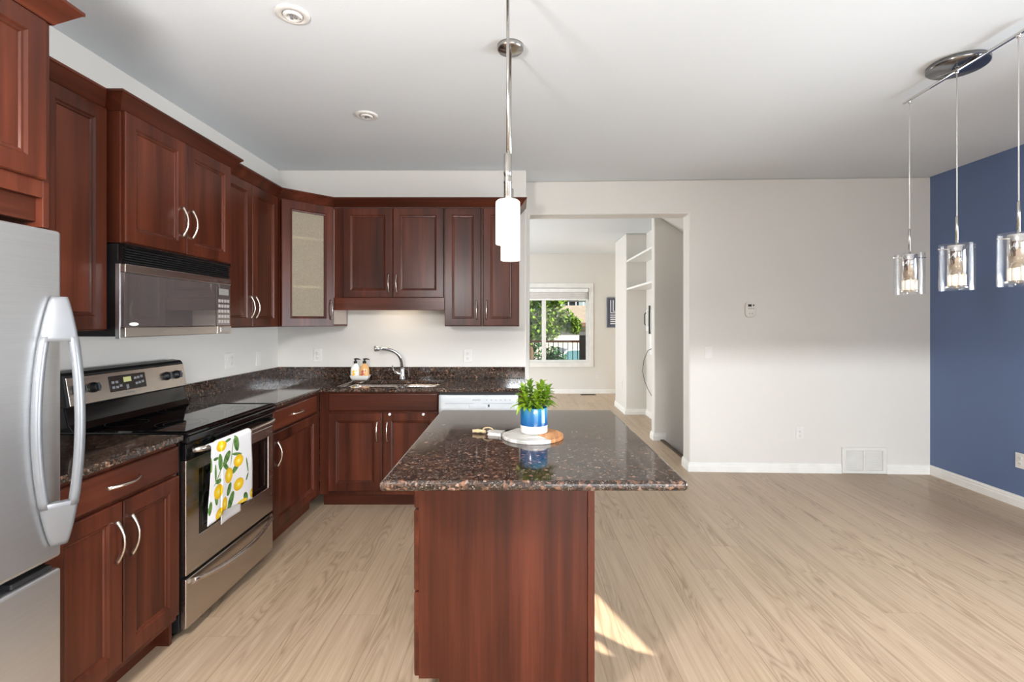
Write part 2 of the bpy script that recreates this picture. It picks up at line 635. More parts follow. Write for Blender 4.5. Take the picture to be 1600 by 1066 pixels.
def sun_gap(wall, poly, back):
    v = []
    for s in (back - .35, back + .35):
        for x, y in poly:
            v.append(tuple(Vector((x, y, 0)) - SUN_DIR * s))
    n = len(poly)
    fs = [tuple(range(n)), tuple(range(2 * n - 1, n - 1, -1))] + [(i, i + n, (i + 1) % n + n, (i + 1) % n) for i in range(n)]
    c = MB().add(v, fs).build('gap', 'wall')
    md = wall.modifiers.new('gap', 'BOOLEAN'); md.object = c; md.operation = 'DIFFERENCE'; md.solver = 'EXACT'
    bpy.context.view_layer.update()
    dg = bpy.context.evaluated_depsgraph_get()
    dg.update()
    me = bpy.data.meshes.new_from_object(wall.evaluated_get(dg))
    wall.modifiers.clear()
    wall.data = me
    bpy.data.objects.remove(c)


_back = (3.9 - .45) / -SUN_DIR.x
sun_gap(_bw, [(.33, 2.57), (.405, 2.505), (.578, 2.045), (.50, 2.075), (.33, 2.225)], _back)
sun_gap(_bw, [(.33, 2.135), (.36, 2.13), (.398, 2.05), (.375, 2.045), (.33, 2.085)], _back)

# rear wall behind the viewer, with a broad opening to an added light-shaping box
struct('wall_rear', MB().cells([-2.26, -.2, 3.5, 3.97], [0, .08, 2.05, CH], lambda i, j: not (i == 1 and j == 1), -3.2, -3.0, 'xzy'), 'wall')
struct('wall_light_box', MB().cells([-.7, -.55, 3.85, 4.0], [-6.2, -6.0, -3.2], lambda i, j: not (i == 1 and j == 1), -.1, 3.0), 'wall')
struct('ceiling_light_box', MB().box(-.7, 4.0, -6.2, -3.2, 3.0, 3.15), 'ceiling')
struct('floor_light_box', MB().box(-.7, 4.0, -6.2, -3.3, -.25, -.1), M['woodY'])

# living room beyond the opening
struct('wall_living_left', MB().box(-2.75, -2.6, 4.8, 9.7, 0, CH), 'wall')
struct('wall_living_end', MB().cells([-2.75, -.45, 1.405, 4.1], [0, .615, 2.075, CH], lambda i, j: not (i == 1 and j == 1), 9.5, 9.68, 'xzy'), 'wall')
struct('wall_closet_side', MB().box(1.65, 4.1, 7.34, 8.13, 0, CH), 'wall', .015)
struct('wall_niche', MB().box(1.96, 4.1, 5.87, 7.34, 0, CH), 'wall')
struct('wall_stair', MB().box(1.63, 4.1, 5.75, 5.87, -1.8, CH), 'wall', .015)
struct('wall_stairwell_right', MB().box(3.97, 4.1, 4.4, 5.75, -1.8, CH), 'wall')
struct('wall_stairwell_near', MB().box(1.56, 4.1, 4.70, 4.75, -1.8, -.16), 'wall')
struct('wall_stairwell_left', MB().box(1.56, 1.70, 4.75, 5.75, -1.8, -.16), 'wall')
struct('floor_stairwell', MB().box(1.56, 4.1, 4.7, 5.87, -1.95, -1.8), 'floor')
struct('ceiling_stair_soffit', MB().prism([(1.715, 2.64), (3.95, 1.11), (3.95, CH - .002), (1.715, CH - .002)], 4.85, 5.745, 'xzy'), 'wall')
struct('trim_1', MB().box(1.70, 1.745, 4.80, 5.745, -.03, .013), plain('dark_stair_nosing', '#3c2c1c', .5), .004)

# baseboards (stepped profile)
BB = [(0, 0), (.015, 0), (.015, .052), (.011, .058), (.011, .072), (.006, .079), (.006, .088), (0, .088)]
_ax, _ay, _ = on_end_wall(1314)
_bx, _by, _ = on_end_wall(1384.5)
_jx, _jy = 1.624, 4.62 - .0393 * 1.624
_jb = (_jx + .20 * .0393, _jy + .20)
struct('baseboard_dining_left', MB().sweep(BB, [_jb, (_jx, _jy), (_ax, _ay)][::1]), 'trim')
struct('baseboard_dining_right', MB().sweep(BB, [(_bx, _by), (3.82, 4.62 - .0393 * 3.82), (3.82, -3.0)]), 'trim')
struct('baseboard_living_end', MB().sweep(BB, [(-2.6, 9.5), (3.9, 9.5)]), 'trim')
struct('baseboard_closet', MB().sweep(BB, [(1.65, 8.13), (1.65, 7.34), (1.96, 7.34), (1.96, 5.87)]), 'trim')
struct('baseboard_stair', MB().sweep(BB, [(1.80, 5.87), (1.63, 5.87), (1.63, 5.75), (1.768, 5.75)]), 'trim')

# living-room window: casing, vinyl frame with mullion, glass
w = MB().cells([-.54, -.45, 1.405, 1.497], [.52, .615, 2.075, 2.17], lambda i, j: not (i == 1 and j == 1), 9.482, 9.5, 'xzy').build('window_1', 'trim', None, .004)
w['kind'] = 'structure'
MB().cells([-.45, -.41, .49, .572, 1.365, 1.405], [.615, .655, 2.035, 2.075], lambda i, j: not (i in (1, 3) and j == 1), 9.55, 9.62, 'xzy').build('window_frame', 'trim', w, .004)
MB().box(-.41, 1.365, 9.578, 9.584, .655, 2.035).build('window_pane', 'pane', w)

b = thing('roman_blind', 'white fabric blind pulled up to the top of the living room window', 'blind', (.478, 9.5, 1.83))
MB().box(-.915, .915, -.055, .01, .16, .235).build('headrail', 'white', b, .006)
fab = MB().grid(lambda u, v: (-.905 + 1.81 * u, -.02 - .012 * abs(math.sin(v * PI * 3)), .02 + .14 * v), 24, 18)
fab.build('folded_fabric', plain('grey_white_blind_fabric', '#d5d1ce', .85), b, 0, 2, .012)
MB().box(-.905, .905, -.04, .0, .0, .03).build('bottom_rail', 'white', b, .004)

# niche shelves
for z, lab in ((2.33, 'upper white shelf in the wall niche beyond the opening'), (1.906, 'lower white shelf in the wall niche beyond the opening')):
    o = MB().box(0, .295, -1.465, 0, -.014, .014).build('niche_shelf', 'trim', None, .002)
    o.location = (1.662, 7.338, z)
    tag(o, lab, 'shelf', 'shelves in the hall niche')

# framed picture on the living-room end wall
pf = thing('picture_frame', 'slate framed artwork of white nested lines on the living room wall', 'picture', (2.03, 9.5, 1.31))
MB().cells([-.27, -.24, .24, .27], [0, .03, .56, .59], lambda i, j: not (i == 1 and j == 1), -.03, 0, 'xzy').build('frame', 'greyframe', pf, .003)
MB().box(-.24, .24, -.012, -.002, .03, .56).build('artwork', plain('slate_blue_ground', '#5c6075', .7), pf)
for k in range(4):
    a = .20 - .05 * k
    m = MB().cells([-a, -a + .014, a - .014, a], [.28 + .03 * k, .294 + .03 * k, .535], lambda i, j: not (i == 1 and j == 1), -.016, -.012, 'xzy')
    m.build('white_line', 'white', pf)
for k in range(5):
    MB().box(-.20, .20, -.016, -.012, .065 + .042 * k, .083 + .042 * k).build('white_line', 'white', pf)
pf.location = (1.76 + .27, 9.5, 1.41 - 8 * 9.5 / 755 - .01)

# wall phone on its bracket in the niche, and its hanging cable
hp = thing('wall_phone', 'small wall phone with black bracket on white backplate in the niche', 'phone', (1.96, 7.08, 1.0))
MB().box(-.008, 0, -.10, .16, 0, .32).build('backplate', 'white', hp, .003)
MB().box(-.03, -.008, .0, .07, .07, .30).build('white_holder', 'white', hp, .004)
MB().tube([(-.04, .06, .09), (-.055, .06, .11), (-.055, .06, .25), (-.04, .06, .27), (-.03, .06, .27)], .007, 8).build('black_bracket', 'matblack', hp)
MB().box(-.028, -.008, -.08, -.05, -.04, .38).build('handset', 'matblack', hp, .008)
hp.location = (1.959, 7.16, 1.27)
cb = MB().tube([(0, -.26, .0), (-.02, -.10, -.04), (-.04, .05, -.20), (-.045, .11, -.36), (-.03, .06, -.50), (-.01, -.07, -.62), (0, -.26, -.70)], .0042, 8).build('hanging_cable', 'matblack')
cb.location = (1.942, 7.2, 1.03)
cb['label'] = 'thin black cable looping down the niche wall'
cb['category'] = 'cable'
bx = MB().box(-.012, 0, -.30, .03, 0, .30).build('access_panel', 'white', None, .003)
bx.location = (1.96, 7.08, .93)
tag(bx, 'flat white panel on the niche wall below the wall phone', 'panel')

# floor register in the living room
fv = thing('floor_register', 'brown slotted floor register by the living room baseboard', 'vent', (PX(920.5, 9.2), 9.33, 0))
MB().box(-.15, .15, -.06, .06, 0, .006).build('plate', plain('brown_register', '#6a5a48', .5), fv, .002)
for k in range(6):
    MB().box(-.13, .13, -.045 + .018 * k - .004, -.045 + .018 * k + .004, .006, .0075).build('slot', 'darkslot', fv)


# ------------------------------------------------------------------ wall plates
def outlet(loc, rotz, label, gangs=('outlet',), group=None, name='wall_outlet', cat='outlet'):
    n = len(gangs)
    t = thing(name, label, cat, loc, rotz, group)
    hw = .036 + .023 * (n - 1)
    MB().box(-hw, hw, -.006, 0, -.058, .058).build('cover_plate', 'plate', t, .003)
    for k, kind in enumerate(gangs):
        cx = (k - (n - 1) / 2) * .046
        if kind == 'outlet':
            for s in (-1, 1):
                p = MB().lathe([(.0165, 0), (.0165, .003), (.014, .0035)], (0, 0, 0), 18, mat=Matrix.Translation((cx, -.006, s * .021)) @ Matrix.Rotation(PI / 2, 4, 'X')).build('socket', 'plate', t)
                for dx, h in ((-.0055, .008), (.0055, .0065)):
                    MB().box(cx + dx - .0012, cx + dx + .0012, -.0098, -.0094, s * .021 - h / 2 + .002, s * .021 + h / 2 + .002).build('slot', 'darkslot', p)
                MB().box(cx - .002, cx + .002, -.0098, -.0094, s * .021 - .011, s * .021 - .007).build('slot', 'darkslot', p)
        else:
            MB().box(cx - .0165, cx + .0165, -.0085, -.006, -.033, .033).build('rocker', 'plate', t, .0015)
            MB().box(cx - .012, cx + .012, -.011, -.0085, .001, .027).build('rocker_top', 'plate', t, .002)
    return t


OUT = 'white wall outlets and switches'
outlet((PX(496.5, DK), DK, 1.41 - 52.5 * DK / 755), 0, 'white outlet on sink wall, left of the soap bottles', group=OUT)
outlet((PX(731, DK), DK, 1.41 - 53 * DK / 755), 0, 'white outlet on sink wall, right of the faucet', group=OUT)
outlet((XW, 3.54, 1.125), QP, 'double gang white plate with switch and outlet beside the range', ('switch', 'outlet'), OUT)
outlet((XW, 3.935, 1.11), QP, 'narrow white switch plate near the kitchen corner', ('switch',), OUT, 'light_switch', 'switch')
x, y, _ = on_end_wall(1107)
outlet((x, y, 1.41 - 48 * y / 755), WTH, 'white light switch on dining wall beside the opening', ('switch',), OUT, 'light_switch', 'switch')
x, y, _ = on_end_wall(1249.5)
outlet((x, y, 1.41 - 174 * y / 755), WTH, 'white outlet low on the dining end wall', group=OUT)
outlet((3.82, 3.665, .355), -QP, 'white outlet low on the navy blue wall', group=OUT)
outlet((1.65, 7.60, .42), -QP, 'white outlet on the end of the closet wall', group=OUT)
outlet((PX(934, 9.5), 9.5, .36), 0, 'white outlet under the living room window', group=OUT)

# thermostat
x, y, _ = on_end_wall(1171.5)
t = thing('thermostat', 'white wall thermostat on the dining end wall', 'thermostat', (x, y, 1.41 + 19 * y / 755), WTH)
body = []
for yy, s in ((0, 1), (-.018, 1), (-.024, .93)):
    r = []
    for k in range(28):
        a = 2 * PI * k / 28
        ca, sa = math.cos(a), math.sin(a)
        r.append((math.copysign(abs(ca) ** .55, ca) * .048 * s, yy, math.copysign(abs(sa) ** .55, sa) * .072 * s))
    body.append(r)
MB().loft(body).build('housing', plain('ivory_thermostat', '#d8d4cb', .4), t)
MB().box(-.026, .006, -.0265, -.0235, .028, .05).build('display', plain('thermostat_screen', '#3a382c', .2), t, .001)
MB().lathe([(.008, 0), (.008, .004)], (0, 0, 0), 14, mat=Matrix.Translation((.024, -.0235, .04)) @ Matrix.Rotation(PI / 2, 4, 'X')).build('button', plain('thermostat_button', '#44423a', .4), t)
for k in range(3):
    MB().box(-.022 + .02 * k, -.010 + .02 * k, -.0258, -.0235, .005, .012).build('button', 'greydetail', t)
MB().box(-.018, -.006, -.0258, -.0235, -.042, -.032).build('button', 'laminate', t, .001)
MB().box(.008, .02, -.0258, -.0235, -.042, -.032).build('button', 'laminate', t, .001)

# return-air grille in the baseboard
x0, y0, l0 = on_end_wall(1314.5)
x1, y1, l1 = on_end_wall(1384)
gw = (l1 - l0)
t = thing('return_air_grille', 'white louvred return air grille at the foot of the dining wall', 'vent', ((x0 + x1) / 2, (y0 + y1) / 2, .0), WTH)
gh = .243
MB().cells([-gw / 2, -gw / 2 + .035, -.008, .008, gw / 2 - .035, gw / 2], [.002, .03, gh - .03, gh], lambda i, j: not (i in (1, 3) and j == 1), -.016, -.001, 'xzy').build('frame', 'plate', t, .003)
for sx in (-1, 1):
    a, bq = (-gw / 2 + .035, -.008) if sx < 0 else (.008, gw / 2 - .035)
    m = MB()
    for k in range(15):
        z = .036 + k * .0122
        m.box(a, bq, -.010, -.002, z, z + .0035, None)
    m.box(a, bq, -.003, -.001, .03, gh - .03)
    m.build('louvre_panel', 'plate', t)

# ================================================================== CABINETRY
def pull(parent, x, z, L=.152, upright=True, y=-.02, name='handle', reach=.030):
    pts, rr = [], []
    for k in range(17):
        s = -1 + 2 * k / 16
        u = s * L / 2
        d = y - reach * (1 - abs(s) ** 2.0) - .003
        pts.append((x, d, z + u) if upright else (x + u, d, z))
        rr.append(.0042 + .0034 * abs(s) ** 3)
    m = MB().tube(pts, rr, 8, True, None, 1.25)
    for s in (-1, 1):
        c = (x, y, z + s * (L / 2 - .004)) if upright else (x + s * (L / 2 - .004), y, z)
        m.box(c[0] - .005, c[0] + .005, y - .007, y, c[2] - .006, c[2] + .006)
    return m.build(name, 'handle', parent)


def door(parent, x0, x1, z0, z1, hx=None, hz=None, fw=.062, t=.02, glass=False, name='door', flat=False, mat=None):
    """Recessed-panel door in front of the box front y=0; the flat panel and the handle are its own pieces."""
    def ring(i, y):
        return [(x0 + i, y, z0 + i), (x1 - i, y, z0 + i), (x1 - i, y, z1 - i), (x0 + i, y, z1 - i)]
    e = .0035
    if flat:
        m = MB().loft([ring(0, 0), ring(0, -t + .006), ring(.004, -t + .002), ring(.010, -t)], True, True, True, False)
        d = m.build(name, mat or 'woodH', parent)
    else:
        rings = [ring(0, 0), ring(0, -t + e), ring(e, -t), ring(fw - .004, -t), ring(fw + .003, -t + .006), ring(fw + .010, -t + .007), ring(fw + .014, -t + .012)]
        if glass:
            rings += [ring(fw + .014, 0), ring(0, 0)]
            m = MB().loft(rings, False, False, True, False)
        else:
            rings += [ring(fw + .014, -.004)]
            m = MB().loft(rings, True, True, True, False)
        d = m.build(name, mat or 'woodV', parent)
        i = fw + .0138
        if glass:
            MB().box(x0 + i, x1 - i, -.008, -.003, z0 + i, z1 - i).build('obscure_glass', 'frosted', d)
        else:
            MB().box(x0 + i, x1 - i, -t + .0115, -.0035, z0 + i, z1 - i).build('door_panel', 'woodV', d)
    if hx is not None:
        pull(d, hx, hz, y=-t, upright=not flat or name == 'door')
    return d


def drawer(parent, x0, x1, z0, z1, handle=True, name='drawer_front'):
    d = door(parent, x0, x1, z0, z1, flat=True, name=name)
    if handle:
        pull(d, (x0 + x1) / 2, (z0 + z1) / 2, .15, False, -.02)
    return d


CROWN = [(0, 0), (.006, 0), (.010, .006), (.052, .056), (.058, .060), (.058, .070), (0, .070)]
GW, GB = 'upper wall cabinets', 'base cabinets'
ZB = 1.372                            # underside of the upper cabinets
ZT = 2.345                            # top of the boxes; crown above

# --- over the fridge: deep box with side panel, valance and crown
t = thing('fridge_cabinet', 'deep cherry cabinet over the refrigerator, with side panel and crown', 'cabinet', (-1.457, .60, 1.70), QP, GW)
MB().box(0, .884, 0, .64, .09, ZT - 1.70).build('body', 'woodV', t, .001)
MB().box(.884, .905, -.0005, .645, 0, ZT - 1.70).build('side_panel', 'woodV', t, .0015)
MB().box(0, .884, .022, .04, .018, .09).build('valance', 'woodH', t, .001)
door(t, .006, .440, .142, .628, .40, .23)
door(t, .444, .878, .142, .628, .485, .23)
MB().sweep(CROWN, [(-.001, -.002), (.906, -.002), (.906, .33)], z=ZT - 1.70 - .008).build('crown', 'woodH', t)

# --- left wall, tall cabinet between fridge and microwave
t = thing('wall_cabinet', 'tall cherry wall cabinet between the fridge panel and the microwave', 'cabinet', (-1.81, 1.507, ZB), QP, GW)
MB().box(0, .610, 0, .298, 0, ZT - ZB).build('body', 'woodV', t, .001)
door(t, .004, .302, .004, ZT - ZB - .006, .275, .13)
door(t, .306, .604, .004, ZT - ZB - .006)
MB().sweep(CROWN, [(0, 0), (.611, 0)], z=ZT - ZB - .008).build('crown', 'woodH', t)

# --- above the microwave
t = thing('wall_cabinet', 'short two-door cherry wall cabinet above the microwave', 'cabinet', (-1.742, 2.12, 1.758), QP, GW)
zt = ZT - 1.758
MB().box(0, .796, 0, .366, 0, zt).build('body', 'woodV', t, .001)
door(t, .006, .396, .004, zt - .006, .362, .165)
door(t, .400, .790, .004, zt - .006, .434, .165)
MB().sweep(CROWN, [(0, .33), (0, -.001), (.796, -.001), (.796, .33)], z=zt - .008).build('crown', 'woodH', t)

# --- left wall, tall pair between microwave and corner
t = thing('wall_cabinet', 'tall narrow-door cherry wall cabinet between microwave and glass corner cabinet', 'cabinet', (-1.81, 2.918, ZB), QP, GW)
MB().box(0, .727, 0, .298, 0, ZT - ZB).build('body', 'woodV', t, .001)
door(t, .004, .350, .004, ZT - ZB - .006, .322, .135)
door(t, .354, .700, .004, ZT - ZB - .006, .382, .135)

# --- diagonal corner cabinet with obscure glass (own frame: origin at the left end of its face)
ca, cbn = Vector((-1.79, 3.647)), Vector((-1.496, 3.941))
t = thing('corner_cabinet', 'diagonal corner wall cabinet with pebbled glass door and shelves', 'cabinet', (ca.x, ca.y, ZB), math.radians(45), GW)
L = (cbn - ca).length
inv = Matrix.Rotation(-math.radians(45), 2)
def loc2(x, y):
    q = inv @ (Vector((x, y)) - ca)
    return (q.x, q.y)
outer = [loc2(-1.79, 3.647), loc2(-1.496, 3.941), loc2(-1.496, 4.257), loc2(-2.107, 4.257), loc2(-2.107, 3.647)]
H = ZT - ZB
MB().prism(outer, 0, .018, 'xyz').build('bottom_panel', 'woodV', t)
MB().prism(outer, H - .018, H, 'xyz').build('top_panel', 'woodV', t)
def wallstrip(p, q, th=.016, lining=False):
    d = Vector((q[0] - p[0], q[1] - p[1])).normalized()
    nrm = Vector((-d.y, d.x))
    return [p, q, (q[0] + nrm.x * th, q[1] + nrm.y * th), (p[0] + nrm.x * th, p[1] + nrm.y * th)]
MB().prism(wallstrip(outer[1], outer[2]), .018, H - .018).build('right_side', 'laminate', t)
MB().prism(wallstrip(outer[2], outer[3]), .018, H - .018).build('back_panel', 'inside', t)
MB().prism(wallstrip(outer[3], outer[4]), .018, H - .018).build('back_panel', 'inside', t)
MB().prism(wallstrip(outer[4], outer[0]), .018, H - .018).build('left_side', 'woodV', t)
sh = [(p[0] * .93 + .015, p[1] * .92 + .014) for p in outer]
for z in (.305, .685):
    MB().prism(sh, z, z + .018).build('shelf', plain('birch_shelf_edge', '#fbf2d6', .5), t)
door(t, .006, L - .006, .002, H - .006, L - .035, .135, fw=.066, glass=True)

# --- sink wall: short cabinet with light valance, then tall pair
t = thing('wall_cabinet', 'short two-door cherry wall cabinet above the sink with valance', 'cabinet', (-1.496, 3.957, 1.505), 0, GW)
z = 1.607 - 1.505
W_ = .904
MB().box(0, W_, 0, .30, z, ZT - 1.505).build('body', 'woodV', t, .001)
MB().box(0, W_, -.016, .002, 0, z).build('valance', 'woodH', t, .0015)
door(t, .078, .480, z + .002, ZT - 1.505 - .006, .452, z + .115)
door(t, .486, .896, z + .002, ZT - 1.505 - .006, .516, z + .115)
MB().box(.30, .62, .10, .17, z - .022, z - .001).build('light_bar', glow('warm_under_cabinet_light', (1, .82, .58), 1.5), t, .004)
area('under_cabinet_light', (-1.03, 4.10, 1.575), (-1.03, 4.14, 0), .30, .05, .6, (1, .84, .66))

t = thing('wall_cabinet', 'tall two-door cherry wall cabinet right of the sink, by the opening', 'cabinet', (-.592, 3.957, ZB), 0, GW)
MB().box(0, .608, 0, .30, 0, H).build('body', 'woodV', t, .001)
MB().box(.608, .613, -.0, .30, 0, H).build('end_panel', 'laminate', t)
door(t, .002, .296, .006, H - .006, .262, .135)
door(t, .316, .606, .006, H - .006, .342, .135)

cr = MB().sweep(CROWN, [(-1.812, 2.975), (-1.812, 3.640), (-1.499, 3.953), (.021, 3.953), (.021, 4.255)], z=ZT + .0005).build('crown_moulding', 'woodH')
tag(cr, 'cherry crown moulding running round the corner and over the sink cabinets', 'moulding')

# --- base cabinets ------------------------------------------------------
TOE = .105
ZC = .884                             # underside of the granite
def base_body(t, w, d, toe_in=.075, x0=0.0, left_foot=False):
    MB().prism([(0, TOE), (d, TOE), (d, ZC), (0, ZC)], x0, w, 'yzx').build('body', 'woodV', t, .001)
    MB().box(x0, w, toe_in, toe_in + .015, 0, TOE).build('toe_kick', 'woodH', t)


t = thing('base_cabinet', 'cherry base cabinet with drawer and two doors, between fridge and range', 'cabinet', (-1.493, 1.505, 0), QP, GB)
base_body(t, .612, .61)
MB().box(.594, .612, .02, .61, 0, TOE).build('side_foot', 'woodV', t)
drawer(t, .004, .604, .752, .868)
door(t, .004, .300, .135, .738, .268, .60)
door(t, .305, .604, .135, .738, .337, .60)

t = thing('base_cabinet', 'cherry base cabinet with drawer and door, right of the range', 'cabinet', (-1.493, 2.917, 0), QP, GB)
base_body(t, .727, .61)
drawer(t, .006, .640, .745, .868)
door(t, .006, .640, .135, .732, .042, .60)

t = thing('sink_base_cabinet', 'cherry sink base cabinet with plain false front and two doors', 'cabinet', (-1.490, 3.65, 0), 0, GB)
MB().cells([0, .018, .879, .897], [0, .018, .582, .60], lambda i, j: not (i == 1 and j == 1), TOE, ZC).build('body', 'woodV', t, .001)
MB().box(.019, .878, .019, .581, TOE, TOE + .018).build('bottom_panel', 'woodV', t)
MB().box(0, .897, .075, .09, 0, TOE).build('toe_kick', 'woodH', t)
drawer(t, .070, .893, .737, .872, False, 'false_front')
d1 = door(t, .070, .473, .137, .724, .440, .585)
d2 = door(t, .484, .893, .137, .724, .516, .585)
for x in (.534, .786):
    MB().lathe([(.010, 0), (.010, .010), (.007, .014)], (0, 0, 0), 12, mat=Matrix.Translation((x, -.02, .716)) @ Matrix.Rotation(PI / 2, 4, 'X')).build('white_bumper', 'white', d2)

# --- dishwasher
t = thing('dishwasher', 'white built-in dishwasher under the granite counter', 'dishwasher', (-.588, 3.652, 0), 0)
MB().box(.002, .598, 0, .57, .02, .878).build('tub_body', 'matblack', t)
MB().box(.004, .596, -.03, 0, .11, .700).build('door', 'whiteenamel', t, .006)
MB().box(.01, .59, .03, .05, .0, .11).build('kick_plate', 'matblack', t)
m = MB().grid(lambda u, v: (.004 + .592 * u, -.034 - .006 * (1 - (2 * u - 1) ** 2) - .006 * math.sin(v * PI), .703 + .160 * v), 24, 10)
cp = m.build('control_panel', 'whiteenamel', t, 0, 2, .012)
MB().box(.05, .55, -.0515, -.040, .800, .8025).build('panel_groove', 'greydetail', cp)
text_part('FRIGIDAIRE', .012, 'greydetail', cp, (.285, -.0530, .827), (PI / 2, 0, 0))
for k in range(6):
    MB().lathe([(.004, 0), (.004, .003)], (0, 0, 0), 10, mat=Matrix.Translation((.36 + .035 * k, -.0500, .827)) @ Matrix.Rotation(PI / 2, 4, 'X')).build('button', 'greydetail', cp)
MB().box(.23, .36, -.055, -.040, .768, .792).build('latch_handle', 'whiteenamel', t, .004)
MB().box(.372, .382, -.0545, -.042, .774, .794).build('indicator', 'matblack', t)
e = MB().box(0, .050, -.0, .57, 0, ZC).build('end_panel', 'woodV', None, .001)
e.location = (.016, 3.652, 0)
tag(e, 'narrow cherry end panel right of the dishwasher', 'panel')

# --- island
t = thing('kitchen_island', 'cherry island cabinet with plain end panel and drawers on its left', 'island', (-.360, 2.66, 0), -QP)
# own frame: x runs towards the viewer, y towards the right, front (drawers) on the left
LEN = 2.66 - 1.766
MB().box(0, LEN - .0185, .0, .617, TOE, ZC).build('body', 'woodV', t, .001)
MB().box(0, LEN - .019, .075, .612, 0, TOE).build('toe_kick', 'woodH', t)
MB().prism([(0, TOE), (0, ZC), (.617, ZC), (.617, .0), (.075, 0), (.075, TOE)], LEN - .018, LEN, 'yzx').build('end_panel', 'woodV', t, .0015)
MB().box(LEN - .05, LEN + .004, .6175, .643, 0, ZC).build('corner_stile', 'woodV', t, .002)
for z0, z1 in ((.728, .872), (.425, .720), (.112, .418)):
    dd = drawer(t, LEN - .46, LEN - .006, z0, z1)
for x0 in (.006,):
    dr = door(t, x0, LEN - .465, .112, .720, .37, .62)
    drawer(t, x0, LEN - .465, .728, .872)

# ------------------------------------------------------------------ granite
it = MB().box(-.428, .531, 1.492, 2.714, .8845, .916).build('island_countertop', 'granite', None, .013, 4)
tag(it, 'polished brown granite slab on the island', 'countertop')
HX0, HX1, HY0, HY1 = -1.372, -.618, 3.700, 4.085
ct = MB().cells([-2.108, -1.464, HX0, HX1, .070], [2.912, 3.602, HY0, HY1, 4.257],
                lambda i, j: (i == 0 or j > 0) and not (i == 2 and j == 2), .8845, .914).build('countertop', 'granite', None, .008, 3)
tag(ct, 'L-shaped brown granite countertop around the sink', 'countertop')
c2 = MB().box(-2.108, -1.464, 1.508, 2.126, .8845, .914).build('countertop', 'granite', None, .008, 3)
tag(c2, 'short brown granite counter between fridge and range', 'countertop')
o = MB().box(-2.108, -2.088, 2.912, 4.237, .9145, 1.014).build('backsplash', 'granite', None, .002)
tag(o, 'low granite backsplash strip along the left wall, right of the range', 'backsplash')
o = MB().box(-2.108, .070, 4.238, 4.258, .9145, 1.014).build('backsplash', 'granite', None, .002)
tag(o, 'low granite backsplash strip behind the sink and faucet', 'backsplash')

# ------------------------------------------------------------------ sink and faucet
s = thing('kitchen_sink', 'double bowl stainless sink set under the granite', 'sink', ((HX0 + HX1) / 2, (HY0 + HY1) / 2, .70))
def rrect(cx, cy, hx, hy, z, r, n=6):
    out = []
    for qx, qy, a0 in ((1, 1, 0), (-1, 1, 90), (-1, -1, 180), (1, -1, 270)):
        for k in range(n):
            a = math.radians(a0 + 90 * k / (n - 1))
            out.append((cx + qx * (hx - r) + r * math.cos(a), cy + qy * (hy - r) + r * math.sin(a), z))
    return out
bowls = ((-.168, .205, .20), (.204, .158, .19))
for cx, hx, dp in bowls:
    hy = .186
    rings = [rrect(cx, 0, hx + .012, hy + .012, .1835, .05), rrect(cx, 0, hx, hy, .1835, .05), rrect(cx, 0, hx - .006, hy - .006, .17, .05),
             rrect(cx, 0, hx - .012, hy - .012, .03, .05), rrect(cx, 0, hx - .04, hy - .04, .006, .04)]
    rings += [rrect(cx, 0, hx - .04, hy - .04, .003, .04), rrect(cx, 0, hx - .009, hy - .009, .03, .05), rrect(cx, 0, hx + .012, hy + .012, .1815, .05), rrect(cx, 0, hx + .012, hy + .012, .1835, .05)]
    inner = MB().loft(rings[:5], False, True)
    bo = inner.build('basin', 'steel', s, 0, 2, .002)
    MB().lathe([(.042, 0), (.042, .004), (.030, .004), (.028, -.002)], (cx, 0, .0065), 20).build('drain', 'chrome', bo)

FY = 4.155
f = thing('faucet', 'chrome pull-out faucet with arched spout and side lever', 'faucet', (PX(628.5, FY), FY, .914))
MB().lathe([(.027, 0), (.027, .006), (.024, .012), (.021, .05), (.0175, .085), (.0155, .10)], (0, 0, 0), 20).build('base', 'chrome', f)
sp = []
for k in range(21):
    u = k / 20
    sp.append((.004 * math.sin(u * PI) - .004 - .155 * (1 - math.cos(u * PI / 2)) ** 1.25, -.115 * (u ** 1.6), .095 + .176 * math.sin(u * PI / 2) ** .9))
MB().tube(sp, [.0135 + .001 * (k / 20) for k in range(21)], 14).build('spout', 'chrome', f)
a, bq = Vector(sp[-2]), Vector(sp[-1])
dv = (bq - a).normalized()
MB().tube([bq - dv * .004, bq + dv * .012, bq + dv * .035, bq + dv * .050], [.0165, .021, .024, .021], 16).build('spray_head', 'chrome', f)
MB().tube([(-.010, 0, .045), (-.035, -.006, .052), (-.066, -.012, .068)], [.016, .014, .010], 12).build('lever_arm', 'chrome', f)
MB().tube([(-.068, -.012, .064), (-.073, -.013, .085), (-.081, -.015, .122)], [.008, .006, .005], 10).build('lever', 'nickel', f)

# soap tray with two pump bottles
TY = 4.125
tr = thing('soap_tray', 'small white ceramic tray behind the sink', 'tray', (PX(563, TY), TY, .9145))
r0 = []
for hx, hy, z in ((.066, .030, 0), (.082, .044, .040), (.079, .041, .040), (.063, .027, .006)):
    r0.append(rrect(0, 0, hx, hy, z, .012))
MB().loft(r0, True, True).build('dish', 'ceramicwhite', tr)


def label_mat(name, base, a, b):
    t = NT(name)
    f = t.noise(t.coord((26, 26, 18)), 1.0, 2)
    t.set(Base_Color=t.ramp(f, [(.38, srgb(a)), (.46, srgb(base)), (.60, srgb(base)), (.70, srgb(b))]), Roughness=.25)
    return t.m


